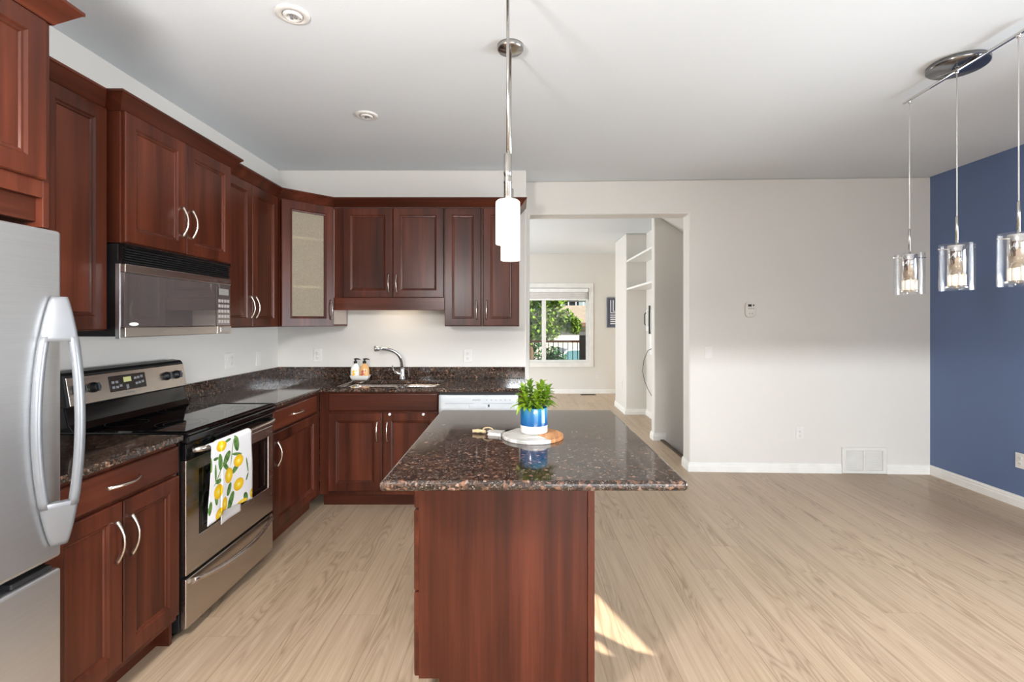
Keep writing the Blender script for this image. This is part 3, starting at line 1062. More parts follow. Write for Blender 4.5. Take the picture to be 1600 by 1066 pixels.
for px, lab, bc, la, lb, nm in ((555.5, 'white lotion bottle with black pump, left on the tray', '#f1efe6', '#f0b818', '#7e9a55', 'lotion_bottle'),
                                (569.5, 'amber soap bottle with black pump, right on the tray', '#d9a66a', '#b9574a', '#e9cfa6', 'soap_bottle')):
    b = thing(nm, lab, 'bottle', (PX(px, TY), TY, .921), .4, 'pump bottles on the soap tray')
    b.scale = (1.1, 1.1, 1.1)
    MB().lathe([(.033, 0), (.036, .006), (.036, .075), (.032, .092), (.020, .110), (.012, .117), (.012, .124)], (0, 0, 0), 24, sy=.72).build('bottle_body', plain(nm + '_plastic', bc, .2), b)
    MB().lathe([(.0364, .012), (.0366, .013), (.0366, .070), (.0364, .071)], (0, 0, 0), 24, False, False, sy=.725).build('label', label_mat(nm + '_label', bc, la, lb), b)
    p = MB().lathe([(.013, .122), (.013, .140), (.006, .142), (.006, .152), (.012, .153), (.012, .159), (.004, .160)], (0, 0, 0), 16).build('pump', 'matblack', b)
    MB().tube([(0, 0, .156), (.018, -.012, .157), (.034, -.022, .152)], [.006, .005, .0035], 8).build('nozzle', 'matblack', p)

# ================================================================== APPLIANCES
# --- range (own frame: x along the wall away from the viewer, y into the wall, front at y=0)
r = thing('electric_range', 'stainless and black freestanding electric range', 'range', (-1.465, 2.136, 0), QP)
RW = .768
MB().box(0, RW, .03, .635, .03, .905).build('body', 'matblack', r, .002)
for x in (.05, RW - .05):
    for y in (.09, .58):
        MB().lathe([(.018, 0), (.018, .03)], (x, y, 0), 12).build('foot', 'matblack', r)
m = MB().loft([[(-.004, -.012, .905), (RW + .004, -.012, .905), (RW + .004, .56, .905), (-.004, .56, .905)],
               [(-.004, -.012, .918), (RW + .004, -.012, .918), (RW + .004, .56, .918), (-.004, .56, .918)],
               [(.014, .010, .925), (RW - .014, .010, .925), (RW - .014, .545, .925), (.014, .545, .925)],
               [(.020, .016, .921), (RW - .020, .016, .921), (RW - .020, .540, .921), (.020, .540, .921)]], True, True, True, False)
ck = m.build('cooktop', 'blackglass', r, .003)
for x, y, q in ((.20, .155, .108), (.20, .155, .075), (.20, .42, .085), (.57, .155, .085), (.57, .42, .108), (.57, .42, .07)):
    MB().loft([[(x + q * math.cos(2 * PI * k / 48), y + q * math.sin(2 * PI * k / 48), .9213) for k in range(48)],
               [(x + (q - .002) * math.cos(2 * PI * k / 48), y + (q - .002) * math.sin(2 * PI * k / 48), .9213) for k in range(48)]], False, False).build('burner_ring', plain('burner_print', '#3a3a3c', .3), ck)
MB().box(-.004, RW + .004, -.012, .03, .868, .905).build('front_trim', 'black', r, .010, 3)
# backguard: black sloped foot, stainless panel, dark cap
MB().prism([(.500, .921), (.520, .950), (.538, 1.028), (.635, 1.028), (.635, .905), (.500, .905)], 0, RW, 'yzx').build('backguard_foot', 'black', r, .004)
MB().prism([(.520, 1.024), (.545, 1.168), (.556, 1.180), (.600, 1.186), (.635, 1.178), (.635, 1.024)], -.002, RW + .002, 'yzx').build('backguard', 'matblack', r, .008, 3)
bgn = math.atan2(.0245, .141)
Tg = Matrix.Translation((0, .5195, 1.030)) @ Matrix.Rotation(-bgn, 4, 'X')      # panel frame: x along, y out of panel is -y, z up the slope
bp = MB().box(.006, RW - .006, -.004, .002, .0, .132, Tg).build('control_panel', 'steel', r, .003)
dp = MB().box(.225, .455, -.0065, -.003, .034, .112, Tg).build('display_panel', plain('brown_black_display', '#241d1b', .25), bp, .003)
MB().box(.310, .358, -.0075, -.006, .075, .100, Tg).build('clock_display', 'display', bp)
for k, (x, z) in enumerate(((.245, .080), (.268, .080), (.245, .055), (.268, .055), (.290, .060), (.330, .055), (.330, .045), (.385, .088), (.405, .090), (.428, .093), (.390, .060), (.410, .062), (.432, .065))):
    MB().box(x - .008, x + .008, -.0072, -.006, z - .006, z + .006, Tg).build('button', 'greydetail', bp)
o = text_part('FRIGIDAIRE', .011, 'greydetail', bp, Tg @ Vector((.345, -.0045, .020)), (PI / 2 - bgn, 0, 0))
for x in (.055, .135, .610, .690):
    k = MB().lathe([(.025, 0), (.024, .008), (.021, .010), (.019, .024), (.016, .026)], (0, 0, 0), 20, mat=Tg @ Matrix.Translation((x, -.004, .072)) @ Matrix.Rotation(PI / 2, 4, 'X')).build('knob', 'matblack', r)
    MB().box(x - .0045, x + .0045, -.036, -.026, .052, .092, Tg).build('knob_grip', plain('knob_edge', '#4a4d52', .25), k, .002)
# oven door
od = MB().cells([.004, .092, .710, RW - .004], [.280, .432, .733, .792], lambda i, j: not (i == 1 and j == 1), 0, .028, 'xzy').build('oven_door', 'steel', r, .004)
MB().box(.004, RW - .004, 0, .028, .793, .866).build('door_top_band', 'black', od, .004)
MB().cells([.092, .130, .680, .710], [.432, .458, .710, .733], lambda i, j: not (i == 1 and j == 1), .005, .020, 'xzy').build('window_border', 'black', od, .001)
MB().box(.130, .680, .008, .020, .458, .710).build('window_glass', 'ovenglass', od)
pts = []
for k in range(25):
    s = -1 + 2 * k / 24
    pts.append((RW / 2 + s * .350, -.004 - .052 * (1 - abs(s) ** 9), .833))
MB().tube(pts, .0125, 12, True, None, 1.1).build('handle', 'steel', od)
# warming drawer
wd = MB().box(.004, RW - .004, 0, .028, .045, .266).build('storage_drawer', 'steel', r, .005)
pts = []
for k in range(25):
    s = -1 + 2 * k / 24
    pts.append((RW / 2 + s * .350, -.010 - .038 * (1 - s * s), .247 - .028 * (1 - s * s)))
MB().tube(pts, [.010 + .004 * (1 - abs(-1 + 2 * k / 24)) for k in range(25)], 12, True, None, 1.3).build('handle', 'steel', wd)


# --- lemon tea towel over the oven handle
def towel_xy(zx, zy):
    px, py = 310 + zx / 6.27, 660 + zy / 6.27
    Y = -1.397 * 755 / (px - 808)
    return Y - 2.136, 1.41 - (py - 503) * Y / 755


def towel_mat():
    t = NT('lemon_print_cotton')
    co = t.n('ShaderNodeTexCoord').outputs['Object']

    def ell(zx, zy, rx, ry, rot=0.0):
        x, z = towel_xy(zx, zy)
        mp = t.n('ShaderNodeMapping', vector_type='TEXTURE')
        t.link(co, mp.inputs['Vector'])
        mp.inputs['Location'].default_value = (x, 0, z)
        mp.inputs['Rotation'].default_value = (0, math.radians(rot), 0)
        mp.inputs['Scale'].default_value = (rx * .00086, 1000, ry * .00051)
        ln = t.n('ShaderNodeVectorMath', operation='LENGTH')
        t.link(mp.outputs[0], ln.inputs[0])
        return ln.outputs['Value']

    def union(items):
        f = None
        for it in items:
            v = ell(*it)
            f = v if f is None else t.math('MINIMUM', f, v)
        return f
    lemons = union([(215, 235, 42, 48), (375, 375, 46, 58), (280, 520, 36, 72), (375, 605, 46, 60), (180, 680, 38, 68), (245, 800, 24, 66), (195, 905, 40, 60), (410, 775, 46, 22), (500, 690, 22, 46), (30, 600, 30, 50)])
    leaves = union([(358, 205, 24, 80, -14), (265, 345, 22, 70, 45), (200, 390, 18, 75, 0), (345, 448, 40, 30, -30), (362, 310, 48, 14, 14), (250, 430, 36, 24, 45), (285, 655, 18, 62, 20),
                    (305, 770, 22, 92, 25), (440, 725, 20, 48, -28), (180, 580, 26, 22, 0), (152, 500, 8, 80, 0), (455, 415, 7, 80, -10), (452, 530, 8, 40, 30), (160, 745, 14, 66, -5), (272, 180, 34, 12, -8),
                    (265, 880, 22, 22, 0), (105, 850, 14, 60, 10), (160, 360, 22, 14, 0), (110, 420, 10, 70, 0)])
    stems = union([(315, 290, 4, 130, 12), (190, 500, 4, 130, 40)])
    stripes_x = t.n('ShaderNodeSeparateXYZ'); t.link(co, stripes_x.inputs[0])
    fib = t.noise(t.coord((900, 20, 900)), 1.0, 2)
    base = t.ramp(fib, [(.3, srgb('#e6e6ea')), (.7, srgb('#f4f4f5'))])
    yel = t.ramp(lemons, [(0, srgb('#fbf3b0')), (.35, srgb('#f6d518')), (.9, srgb('#e9b508'))])
    c = t.mix(t.math('LESS_THAN', stems, 1.0), base, srgb('#74913a'))
    c = t.mix(t.math('LESS_THAN', leaves, 1.0), c, t.ramp(t.noise(t.coord(), 40, 2), [(.35, srgb('#2f5a24')), (.65, srgb('#6d9648'))]))
    c = t.mix(t.math('LESS_THAN', lemons, 1.0), c, yel)
    t.set(Base_Color=c, Roughness=.9)
    t.bump(fib, .15, .001)
    return t.m


tw = thing('tea_towel', 'white tea towel printed with lemons hanging on the oven handle', 'towel', (-1.465, 2.136, 0), QP)
tm = towel_mat()


def flap(x0, x1, zb0, zb1, yf, bulge, amp, ph, seed, w0=0.0):
    """Front flap falling from over the handle bar to its hem."""
    def fn(u, v):
        x = x0 + (x1 - x0) * u + w0 * v * (u - 1)
        zb = zb0 + (zb1 - zb0) * u
        if v < .16:
            a = PI * (1 - v / .16)                       # over the bar, from behind to the front
            yy = -.055 - (.0165 + bulge) * -math.cos(a) * -1
            yy = -.055 + (.0165 + bulge) * math.cos(a)
            return (x, yy - .0 , .833 + (.0165 + bulge) * math.sin(a) * 1.1)
        q = (v - .16) / .84
        z = .833 + (zb - .833) * q
        y = yf - bulge + amp * q * math.sin(u * 5 + ph) + .003 * math.sin(q * 7 + seed)
        return (x, min(y, -.02), z)
    return MB().grid(fn, 26, 48)


# the bar lies at y = -0.056; a = pi starts behind (y=-0.04), a = 0 ends in front (y=-0.072)
def flap_fixed(x0, x1, zb0, zb1, off, amp, ph, seed, w0=0.0):
    R_ = .0155 + off
    def fn(u, v):
        x = x0 + (x1 - x0) * u + w0 * v * (u - 1)
        zb = zb0 + (zb1 - zb0) * u
        if v < .16:
            a = PI * v / .16
            return (x, -.056 + R_ * math.cos(a), .833 + R_ * math.sin(a))
        q = (v - .16) / .84
        y = -.056 - R_ + amp * q * math.sin(u * 5 + ph) - .002 * q + .0015 * math.sin(q * 7 + seed)
        return (x, y, .833 + (zb - .833) * q)
    return MB().grid(fn, 26, 48)


xa, za = towel_xy(205, 870)
flap_fixed(.134, .392, .517, .487, .0045, .004, .4, 1.0).build('front_panel', tm, tw, 0, 2, .0018)
flap_fixed(.072, .150, .487, .500, .0015, .003, 2.0, 2.0, .034).build('folded_edge', tm, tw, 0, 2, .0018)
def backf(u, v):
    return (.190 + .162 * u, -.0385 + .004 * v * math.sin(4 * u) - .001 * v, .833 + (.432 - .833) * v + .006 * u)
MB().grid(backf, 16, 24).build('back_panel', tm, tw, 0, 2, .0018)

# --- over-the-range microwave
mw = thing('microwave', 'over-the-range stainless and black microwave', 'microwave', (-1.722, 2.122, 1.341), QP)
MW = .784
MB().box(0, MW, .03, .384, .004, .414).build('body', 'matblack', mw, .003)
MB().box(-.001, MW, -.001, .03, .398, .414).build('top_band', 'black', mw, .002)
vg = MB().box(0, MW, .012, .03, .326, .398).build('vent_grille', 'black', mw)
for k in range(6):
    z = .331 + k * .0112
    MB().prism([(.001, z), (.013, z + .006), (.013, z + .009), (.001, z + .003)], .004, MW - .004, 'yzx').build('vent_slat', 'matblack', vg)
md = MB().box(.0, .648, .004, .03, .046, .286).build('door', 'mwglass', mw, .002)
MB().loft([[(.024 + .030 + .026 * math.cos(2 * PI * k / 24), yy, .0585 + .0075 * math.sin(2 * PI * k / 24)) for k in range(24)] for yy in (.004, .0022)], False, True).build('oval_badge', 'white', md)
MB().box(-.002, MW, -.002, .03, .287, .325).build('top_trim', 'steel', mw, .003)
MB().box(-.002, .648, -.002, .03, .0, .045).build('bottom_trim', 'steel', mw, .003)
kp = MB().box(.652, MW, .003, .03, .046, .286).build('keypad', 'mwglass', mw, .002)
MB().box(.675, .765, .0015, .004, .225, .262).build('display_window', plain('pale_lcd', '#8d8a86', .15), kp)
for i in range(4):
    for j in range(5):
        MB().box(.668 + .028 * i, .688 + .028 * i, .0018, .004, .062 + .030 * j, .080 + .030 * j).build('key', plain('key_print', '#a49c98', .3), kp)
rb = MB().box(.652, MW + .001, -.003, .03, .0, .045).build('release_button', 'steel', mw, .003)
MB().box(.680, .762, -.0045, -.002, .010, .035).build('button_inset', 'steelv', rb, .001)
MB().box(-.004, .0, .020, .040, -.006, .325).build('side_trim', 'steelv', mw, .001)

# --- refrigerator
fr = thing('refrigerator', 'stainless bottom-freezer refrigerator with bowed handle', 'refrigerator', (-1.405, .602, 0), QP)
FW = .890
MB().box(.004, FW - .004, .075, .695, .03, 1.672).build('body', plain('grey_fridge_case', '#6d6e70', .5), fr, .004)
MB().box(.01, FW - .01, .10, .68, 0, .03).build('base', 'matblack', fr)
du = MB().box(0, FW, 0, .065, .690, 1.688).build('fridge_door', 'steelv', fr, .010, 3)
df = MB().box(0, FW, 0, .065, .055, .655).build('freezer_drawer', 'steelv', fr, .010, 3)
MB().box(FW - .14, FW - .02, .012, .075, .656, .672).build('hinge', 'matblack', fr, .003)
MB().tube([(.12, -.002, .60), (.14, -.045, .595), (.56, -.045, .595), (.58, -.002, .60)], .012, 10).build('drawer_handle', 'fhandle', df)
ZH0, ZH1 = .735, 1.486
def hz(s): return (ZH0 + ZH1) / 2 + s * (ZH1 - ZH0) / 2
def A_(s):
    b = (1 - s * s) ** .85
    return Vector((.858 - .058 * b, -.010))
def B_(s):
    b = (1 - s * s) ** .85
    return Vector((.872, -.020 - .052 * b))
def oval(c, dx, dy, z, n=14):
    return [(c.x + dx * math.cos(2 * PI * k / n), c.y + dy * math.sin(2 * PI * k / n), z) for k in range(n)]
def web(s):
    a, b = A_(s), B_(s)
    d = (b - a); L_ = d.length; d = d / max(L_, 1e-6)
    nrm = Vector((-d.y, d.x))
    th = .011
    P = []
    for c, s0 in ((a, PI / 2), (b, -PI / 2)):
        for k in range(7):
            an = s0 + PI * k / 6
            P.append((c.x + th * (d.x * math.cos(an) + nrm.x * math.sin(an)), c.y + th * (d.y * math.cos(an) + nrm.y * math.sin(an)), hz(s)))
    return P
hm = MB()
hm.loft([oval(A_(s), .012, .013, hz(s)) for s in [-.68 + 1.36 * k / 26 for k in range(27)]])
hm.loft([oval(B_(s), .014, .012, hz(s)) for s in [-.68 + 1.36 * k / 26 for k in range(27)]])
for sg in (-1, 1):
    ss = [sg * (1 - .36 * k / 10) for k in range(11)]
    hm.loft([web(s) for s in ss], True, True)
hm.build('door_handle', 'fhandle', du)

# ================================================================== LIGHTS
def mini_pendant(px, Y, label):
    x = PX(px, Y)
    t = thing('pendant_lamp', label, 'pendant', (x, Y, CH), 0, 'island pendants')
    MB().lathe([(.004, -.034), (.058, -.026), (.064, -.018), (.064, -.001), (.05, -.0005)], (0, 0, 0), 32).build('canopy', 'nickel', t)
    MB().lathe([(.0060, -.70), (.0060, -.03)], (0, 0, 0), 14).build('rod', 'nickel', t)
    MB().lathe([(.0130, -.880), (.0150, -.878), (.0150, -.808), (.0162, -.806), (.0162, -.800), (.0150, -.798), (.0150, -.772), (.0162, -.770), (.0162, -.764), (.0150, -.762), (.0150, -.696), (.008, -.692)], (0, 0, 0), 20).build('socket_sleeve', 'nickel', t)
    MB().lathe([(.013, -.873), (.040, -.874), (.0462, -.880), (.0467, -.890), (.0467, -1.040), (.0455, -1.043), (.043, -1.040), (.043, -.890), (.039, -.880), (.013, -.879)], (0, 0, 0), 36, False, False).build('lamp_shade', 'opal', t)
    MB().lathe([(.012, -.90), (.022, -.94), (.024, -.97), (.016, -.995), (.002, -1.0)], (0, 0, 0), 16).build('bulb', 'bulb', t)
    return t


mini_pendant(793.5, 1.856, 'nearer nickel pendant with lit white cylinder shade above the island')
mini_pendant(797.5, 2.345, 'farther nickel pendant over the island, its lit shade hanging lower behind the nearer one')

ch = thing('chandelier', 'chrome bar chandelier with three clear glass cylinder shades', 'chandelier', (PX(1496, 2.50), 2.50, CH))
cx, cy = PX(1496, 2.50), 2.50
MB().lathe([(.010, -.036), (.120, -.030), (.129, -.024), (.129, -.004), (.12, -.001)], (0, 0, 0), 40).build('canopy', plain('dark_chrome_canopy', '#8e8e90', .15, 1.0), ch)
ends = ((PX(1421, 2.83), 2.83), (PX(1495, 2.495), 2.495), (PX(1591.5, 2.18), 2.18))
bd = (Vector(ends[2]) - Vector(ends[0])).normalized()
b0 = Vector(ends[0]) - bd * .05
b1 = Vector(ends[2]) + bd * .05
bang = math.atan2(bd.y, bd.x)
mid = (b0 + b1) / 2
MB().box(-(b1 - b0).length / 2, (b1 - b0).length / 2, -.009, .009, -.046, -.034, Matrix.Translation((mid.x - cx, mid.y - cy, 0)) @ Matrix.Rotation(bang, 4, 'Z')).build('bar', 'chrome', ch, .003)
crystal_n = 8
for k, (x, y) in enumerate(ends):
    lx, ly = x - cx, y - cy
    MB().lathe([(.006, -.058), (.009, -.054), (.009, -.046)], (lx, ly, 0), 14).build('cord_grip', 'chrome', ch)
    MB().lathe([(.0026, -.80), (.0026, -.05)], (lx, ly, 0), 8).build('cord', plain('clear_silver_cord', '#d9d7d3', .3, .3), ch)
    MB().lathe([(.0060, -.945), (.0060, -.80), (.003, -.795)], (lx, ly, 0), 12).build('stem', 'nickel', ch)
    g = MB().lathe([(.073, -1.178), (.073, -.940), (.070, -.940), (.070, -1.178)], (lx, ly, 0), 44, False, False).build('glass_shade', 'glass', ch)
    MB().lathe([(.006, -.944), (.036, -.945), (.038, -.950), (.038, -1.098), (.036, -1.098), (.036, -.952), (.006, -.950)], (lx, ly, 0), 32, False, False).build('chrome_tube', 'chrome', g)
    MB().tube([(lx - .088, ly + .01, -.965), (lx + .088, ly - .01, -.965)], .0028, 8).build('cross_pin', 'chrome', g)
    MB().lathe([(.046, -1.166), (.047, -1.160), (.044, -1.155), (.002, -1.155), (.002, -1.166)], (lx, ly, 0), 28).build('crystal_dish', 'crystal', g)
    for q in range(crystal_n):
        a = 2 * PI * q / crystal_n + .2
        MB().lathe([(.0065, -1.154), (.0065, -1.090)], (lx + .030 * math.cos(a), ly + .036 * math.sin(a), 0), 10).build('crystal_rod', 'rod', g)
    MB().lathe([(.006, -1.095), (.012, -1.100), (.012, -1.140), (.004, -1.150)], (lx, ly, 0), 14).build('bulb', 'bulb', g)


def downlight(px, py, label):
    Y = 1.34 * 755 / (503 - py)
    t = thing('recessed_downlight', label, 'downlight', (PX(px, Y), Y, CH), .3, 'kitchen downlights')
    MB().lathe([(.071, -.0005), (.071, -.004), (.064, -.009), (.045, -.010), (.042, -.004), (.042, -.0005)], (0, 0, 0), 36, False, False).build('trim_ring', 'plate', t)
    e = MB().lathe([(.041, -.003), (.040, -.010), (.034, -.016), (.026, -.017), (.024, -.012), (.002, -.011)], (0, 0, 0), 30).build('gimbal_eye', 'plate', t)
    for k in range(3):
        a = 2 * PI * k / 3
        MB().lathe([(.007, -.0125), (.006, -.017), (.002, -.018)], (.011 * math.cos(a), .011 * math.sin(a), 0), 10).build('lamp_lens', plain('grey_lens', '#77767a', .2), e)
    MB().box(.028, .033, -.002, .002, -.0175, -.014).build('pivot', 'darkslot', e)


downlight(457.5, 22, 'nearer white recessed downlight in the kitchen ceiling')
downlight(573, 180, 'farther white recessed downlight in the kitchen ceiling')

# ================================================================== ON THE ISLAND
BX, BY, BZ = .067, 2.065, .9162
BR = .130
bd_ = thing('serving_board', 'round marble and acacia serving board with handle on the island', 'board', (BX, BY, BZ))
la, lb = Vector((-.058, .118)), Vector((.071, -.109))           # the seam between marble and wood
th0, th1 = math.atan2(la.y, la.x), math.atan2(lb.y, lb.x)
hd = math.radians(162)                                           # handle direction
def arc(a0, a1, n):
    return [(BR * math.cos(a0 + (a1 - a0) * k / n), BR * math.sin(a0 + (a1 - a0) * k / n)) for k in range(n + 1)]
hx, hy = math.cos(hd), math.sin(hd)
def hp_(l, w_): return (hx * l - hy * w_, hy * l + hx * w_)
m_poly = arc(th0, hd - .23, 14)
m_poly += [hp_(.137, .028), hp_(.150, .023), hp_(.190, .023), hp_(.202, .015), hp_(.202, -.015), hp_(.190, -.023), hp_(.150, -.023), hp_(.137, -.028)]
m_poly += arc(hd + .23, 2 * PI + th1, 40)
MB().prism(m_poly, 0, .015).build('marble_slab', 'marble', bd_, .003)
w_poly = arc(th1, th0, 44)
MB().prism(w_poly, 0, .015).build('wood_inlay', 'acacia', bd_, .003)
rp = []
hole = Vector((*hp_(.182, 0), .016))
for k in range(13):
    a = PI * k / 12
    rp.append((hole.x + hx * .026 * (1 - math.cos(a)) * .9, hole.y + hy * .026 * (1 - math.cos(a)) + .006 * math.cos(a), hole.z + .012 * math.sin(a) + (-.006 if k == 12 else 0)))
MB().tube(rp, .0028, 8).build('rope_loop', 'rope', bd_)
MB().tube([hp_(.215, .005) + (.008,), hp_(.224, .004) + (.010,), hp_(.236, .006) + (.012,), hp_(.25, .010) + (.012,), hp_(.262, .008) + (.011,), hp_(.274, .012) + (.010,)], [.006, .0085, .006, .009, .0065, .008], 10).build('rope_knot', 'rope', bd_)

PXX, PYY = .073, 2.095
PZ0 = BZ + .0152
pl = thing('potted_succulent', 'green leafy plant in a blue and white glazed pot', 'plant', (PXX, PYY, PZ0))
PR = .059
MB().lathe([(.052, 0), (PR - .001, .003), (PR, .008), (PR, .035)], (0, 0, 0), 44, True, False).build('pot_base', 'ceramicwhite', pl)
MB().lathe([(PR, .035), (PR, .107), (PR - .0015, .1105), (PR - .004, .110), (PR - .005, .105), (PR - .005, .092)], (0, 0, 0), 44, False, False).build('pot_band', 'ceramicblue', pl)
MB().lathe([(PR - .006, .080), (PR - .006, .093), (.02, .098), (.002, .099)], (0, 0, 0), 30).build('soil', 'soil', pl)


def leaf(mb, base, d, up, L, W):
    d = d.normalized(); s = d.cross(up).normalized(); n = s.cross(d).normalized()
    rows = []
    for k in range(7):
        q = k / 6
        w = W * (math.sin(PI * min(1, q * .92 + .06)) ** .75) * (1 - .25 * q)
        if k == 6: w = .0006
        c = base + d * (L * q) + n * (L * (.10 * math.sin(q * PI) - .22 * q * q))
        rows.append([c - s * w + n * w * .35, c - s * w * .5 + n * w * .1, c - n * .0004, c + s * w * .5 + n * w * .1, c + s * w + n * w * .35])
    for rw in rows:
        for p in rw:                                     # keep out of the pot wall
            rr = math.hypot(p.x, p.y)
            if p.z < .112 and rr > PR - .008 and rr < PR + .006:
                p.z = .1135
    vs = [tuple(p) for rw in rows for p in rw]
    fs = [(i * 5 + j, i * 5 + j + 1, (i + 1) * 5 + j + 1, (i + 1) * 5 + j) for i in range(6) for j in range(4)]
    mb.add(vs, fs, True)


rnd = random.Random(5)
stems = [(-.012, .012, .165), (.026, .008, .160), (-.034, .0, .130), (.004, -.028, .105), (.040, -.016, .112), (-.028, -.028, .095), (.018, .034, .135), (-.030, .030, .125), (.044, .022, .125)]
for i, (sx, sy, tip) in enumerate(stems):
    base = Vector((sx * .7, sy * .7, .096))
    top = Vector((sx * 1.45, sy * 1.3, .096 + tip * .66))
    mb = MB()
    mb.tube([base, base.lerp(top, .5) + Vector((0, 0, .004)), top], [.0032, .0028, .0018], 6)
    nl = 19
    for k in range(nl):
        q = .25 + .75 * k / (nl - 1)
        p = base.lerp(top, q)
        a = k * 2.399 + i
        el = .05 + 1.15 * (k / (nl - 1)) ** 1.6
        dv = Vector((math.cos(a) * math.cos(el), math.sin(a) * math.cos(el), math.sin(el)))
        out = Vector((sx, sy, 0)); dv += out * 6
        leaf(mb, p, dv, Vector((0, 0, 1)), .060 * (1 - .40 * (k / (nl - 1))) * rnd.uniform(.85, 1.1), .0112 * rnd.uniform(.85, 1.1))
    mb.build('leafy_stem', 'leaf', pl)
# two leaves drooping over the rim at the front left
mb = MB()
for bx, by, dx, dy, dz, L_ in ((-.046, -.040, -.55, -.6, -.35, .052), (-.030, -.052, -.25, -.7, -.05, .045), (-.050, -.02, -1, -.3, .0, .056), (.056, .0, 1, -.2, .10, .052), (.05, .012, 1, .2, .25, .05)):
    leaf(mb, Vector((bx, by, .119)), Vector((dx, dy, dz)), Vector((0, 0, 1)), L_, .0105)
    mb.build('drooping_leaf', 'leaf', pl)
    mb = MB()

# ================================================================== OUTSIDE THE LIVING-ROOM WINDOW
struct('floor_ground', MB().box(-14, 26, 9.9, 60, -1.15, -1.0), plain('pale_concrete_drive', '#8d8a84', .9))
struct('floor_deck', MB().box(-3, 6, 9.72, 11.4, -.22, -.12), M['woodY'])
for k in range(4):
    p = MB().box(-.06, .06, -.06, .06, -.88, 0).build('deck_post', 'woodV')
    p.location = (-2.8 + 2.8 * k, 11.3, -.122)
    tag(p, 'square wooden leg under the deck beyond the window', 'post', 'deck legs')
rl = thing('deck_railing', 'brown deck railing with thin balusters outside the window', 'railing', (.5, 11.2, -.12))
MB().box(-3.0, .95, -.045, .045, 1.05, 1.10).build('top_rail', plain('stained_rail', '#7a4a30', .6), rl, .004)
MB().box(-3.0, .95, -.02, .02, .06, .10).build('bottom_rail', plain('dark_rail', '#3d332c', .6), rl)
bal = plain('dark_baluster', '#4b4a4c', .5)
for k in range(34):
    x = .90 - .112 * k
    MB().box(x - .008, x + .008, -.008, .008, .10, 1.05).build('baluster', bal, rl)
MB().box(.95, 1.125, -.09, .09, 0, 1.22).build('end_post', plain('weathered_post', '#4a423b', .8), rl, .006)

# neighbour's garage with hipped roof
g = thing('neighbour_garage', 'cream garage with brown hipped roof across the drive', 'building', (2.9, 26, -1.0))
MB().box(-3.6, 3.6, -3.0, 3.0, 0, 2.22).build('wall', plain('cream_siding', '#aba286', .8), g)
ev = [(-4.1, -3.5), (4.1, -3.5), (4.1, 3.5), (-4.1, 3.5)]
MB().loft([[(x, y, 2.22) for x, y in ev], [(x, y, 2.34) for x, y in ev], [(-.8, -.25, 3.28), (.8, -.25, 3.28), (.8, .25, 3.28), (-.8, .25, 3.28)]], True, True, True, False).build('roof', plain('sandy_shingles', '#84766a', .95, var=.25), g)
MB().cells([-4.12, 4.12], [2.20, 2.37], lambda i, j: True, -3.56, -3.5, 'xzy').build('fascia', plain('brown_fascia', '#5a3b2c', .7), g)
MB().box(-2.2, 2.2, -3.06, -3.0, 0, 1.95).build('garage_door', plain('pale_garage_door', '#b0aca2', .6), g, .01)
h2 = thing('neighbour_house', 'grey-blue two-storey house with balcony behind the garage', 'building', (9.0, 44, -1.0))
MB().box(-9, 9, -4, 4, 0, 7.2).build('wall', plain('grey_blue_siding', '#67767c', .8), h2)
MB().loft([[(-9.6, -4.6, 7.2), (9.6, -4.6, 7.2), (9.6, 4.6, 7.2), (-9.6, 4.6, 7.2)], [(-7, -.2, 9.6), (7, -.2, 9.6), (7, .2, 9.6), (-7, .2, 9.6)]], True, True, True, False).build('roof', plain('grey_shingles', '#55504c', .9), h2)
MB().box(-5.5, 3, -5.2, -4, 2.9, 3.1).build('balcony', 'trim', h2)
MB().box(-5.5, 3, -5.2, -5.1, 4.0, 4.1).build('balcony_rail', 'darkslot', h2)
for k in range(15):
    MB().box(-5.5 + .6 * k, -5.44 + .6 * k, -5.2, -5.14, 3.1, 4.0).build('baluster', 'trim', h2)
for k in range(4):
    MB().box(-5 + 2 * k, -3.9 + 2 * k, -4.03, -4.0, 3.2, 5.2).build('window', 'ovenglass', h2)

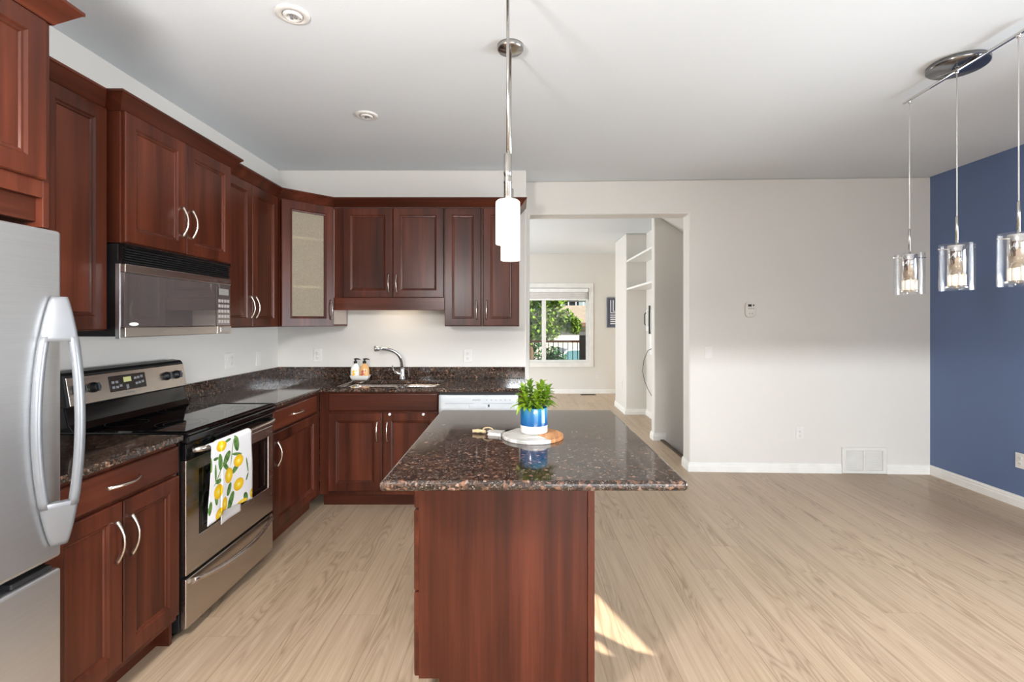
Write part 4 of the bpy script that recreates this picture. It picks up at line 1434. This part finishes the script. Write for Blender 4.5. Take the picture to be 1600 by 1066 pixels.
# parked car
c = thing('parked_car', 'white car parked on the drive beyond the railing', 'car', (2.35, 19.0, -1.0), .12)
side = [(-2.1, .35), (-2.12, .62), (-1.95, .82), (-1.2, .92), (-.55, 1.38), (.75, 1.42), (1.55, .98), (2.05, .90), (2.12, .40), (2.0, .28), (-2.0, .28)]
MB().prism(side, -.84, .84, 'xzy').build('body', 'whiteenamel', c, .06, 3)
MB().prism([(-1.02, .96), (-.50, 1.33), (.70, 1.36), (1.32, 1.00)], -.855, .855, 'xzy').build('side_glass', plain('teal_car_glass', '#4b6a72', .05), c, .01)
for x in (-1.3, 1.3):
    for y in (-.76, .76):
        w_ = MB().lathe([(.31, -.10), (.33, -.07), (.33, .07), (.31, .10)], (0, 0, 0), 24, mat=Matrix.Translation((x, y, .33)) @ Matrix.Rotation(PI / 2, 4, 'X')).build('wheel', 'matblack', c)
        MB().lathe([(.20, -.105), (.20, .105)], (0, 0, 0), 18, mat=Matrix.Translation((x, y, .33)) @ Matrix.Rotation(PI / 2, 4, 'X')).build('hub', 'fhandle', w_)


def tree(loc, label, blobs, n, seed, trunk_top, lm, group=None, ls=.075):
    t = thing('leafy_tree', label, 'tree', loc, 0, group)
    rr = random.Random(seed)
    MB().tube([(0, 0, 0), (.03, 0, trunk_top * .5), (-.03, .02, trunk_top)], [.11, .085, .05], 10).build('trunk', plain('bark', '#4a3b2e', .9), t)
    mb = MB()
    for k in range(n):
        bx, by, bz, br = blobs[k % len(blobs)]
        while True:
            p = Vector((rr.uniform(-1, 1), rr.uniform(-1, 1), rr.uniform(-1, 1)))
            if p.length < 1: break
        p = p * (br * (.55 + .45 * p.length) / max(.3, 1))
        c_ = Vector((bx, by, bz)) + p
        q = Matrix.Rotation(rr.uniform(0, 6.3), 3, 'Z') @ Matrix.Rotation(rr.uniform(-1, 1), 3, 'X')
        s = ls * rr.uniform(.6, 1.2)
        vs = [c_ + q @ Vector(v) * s for v in ((0, -1, 0), (.55, 0, .12), (0, 1.1, 0), (-.55, 0, .12))]
        mb.add(vs, [(0, 1, 2), (0, 2, 3)], False)
    mb.build('crown', lm, t)
    return t


lmA = leaf_mat('bright_tree_leaves', '#44661f', '#8a9f40')
lmB = leaf_mat('deep_tree_leaves', '#1d3a28', '#3f6338')
tree((.35, 13.6, -1.0), 'bright green tree spreading across the window beyond the railing',
     [(.1, 0, 3.0, .55), (.5, 0, 2.75, .42), (.95, .1, 2.45, .35), (1.25, .1, 2.30, .26), (.5, 0, 2.2, .40), (.75, 0, 3.05, .32), (.1, 0, 2.2, .45)], 3000, 3, 3.0, lmA)
tree((-.10, 15.2, -1.0), 'dark green tree at the left edge of the window',
     [(.2, 0, 3.2, .7), (.35, 0, 2.4, .7), (.5, 0, 1.35, .75), (1.2, -.2, 1.2, .45), (-.4, 0, 2.2, .8), (.3, 0, 1.9, .6)], 4200, 9, 2.6, lmB)
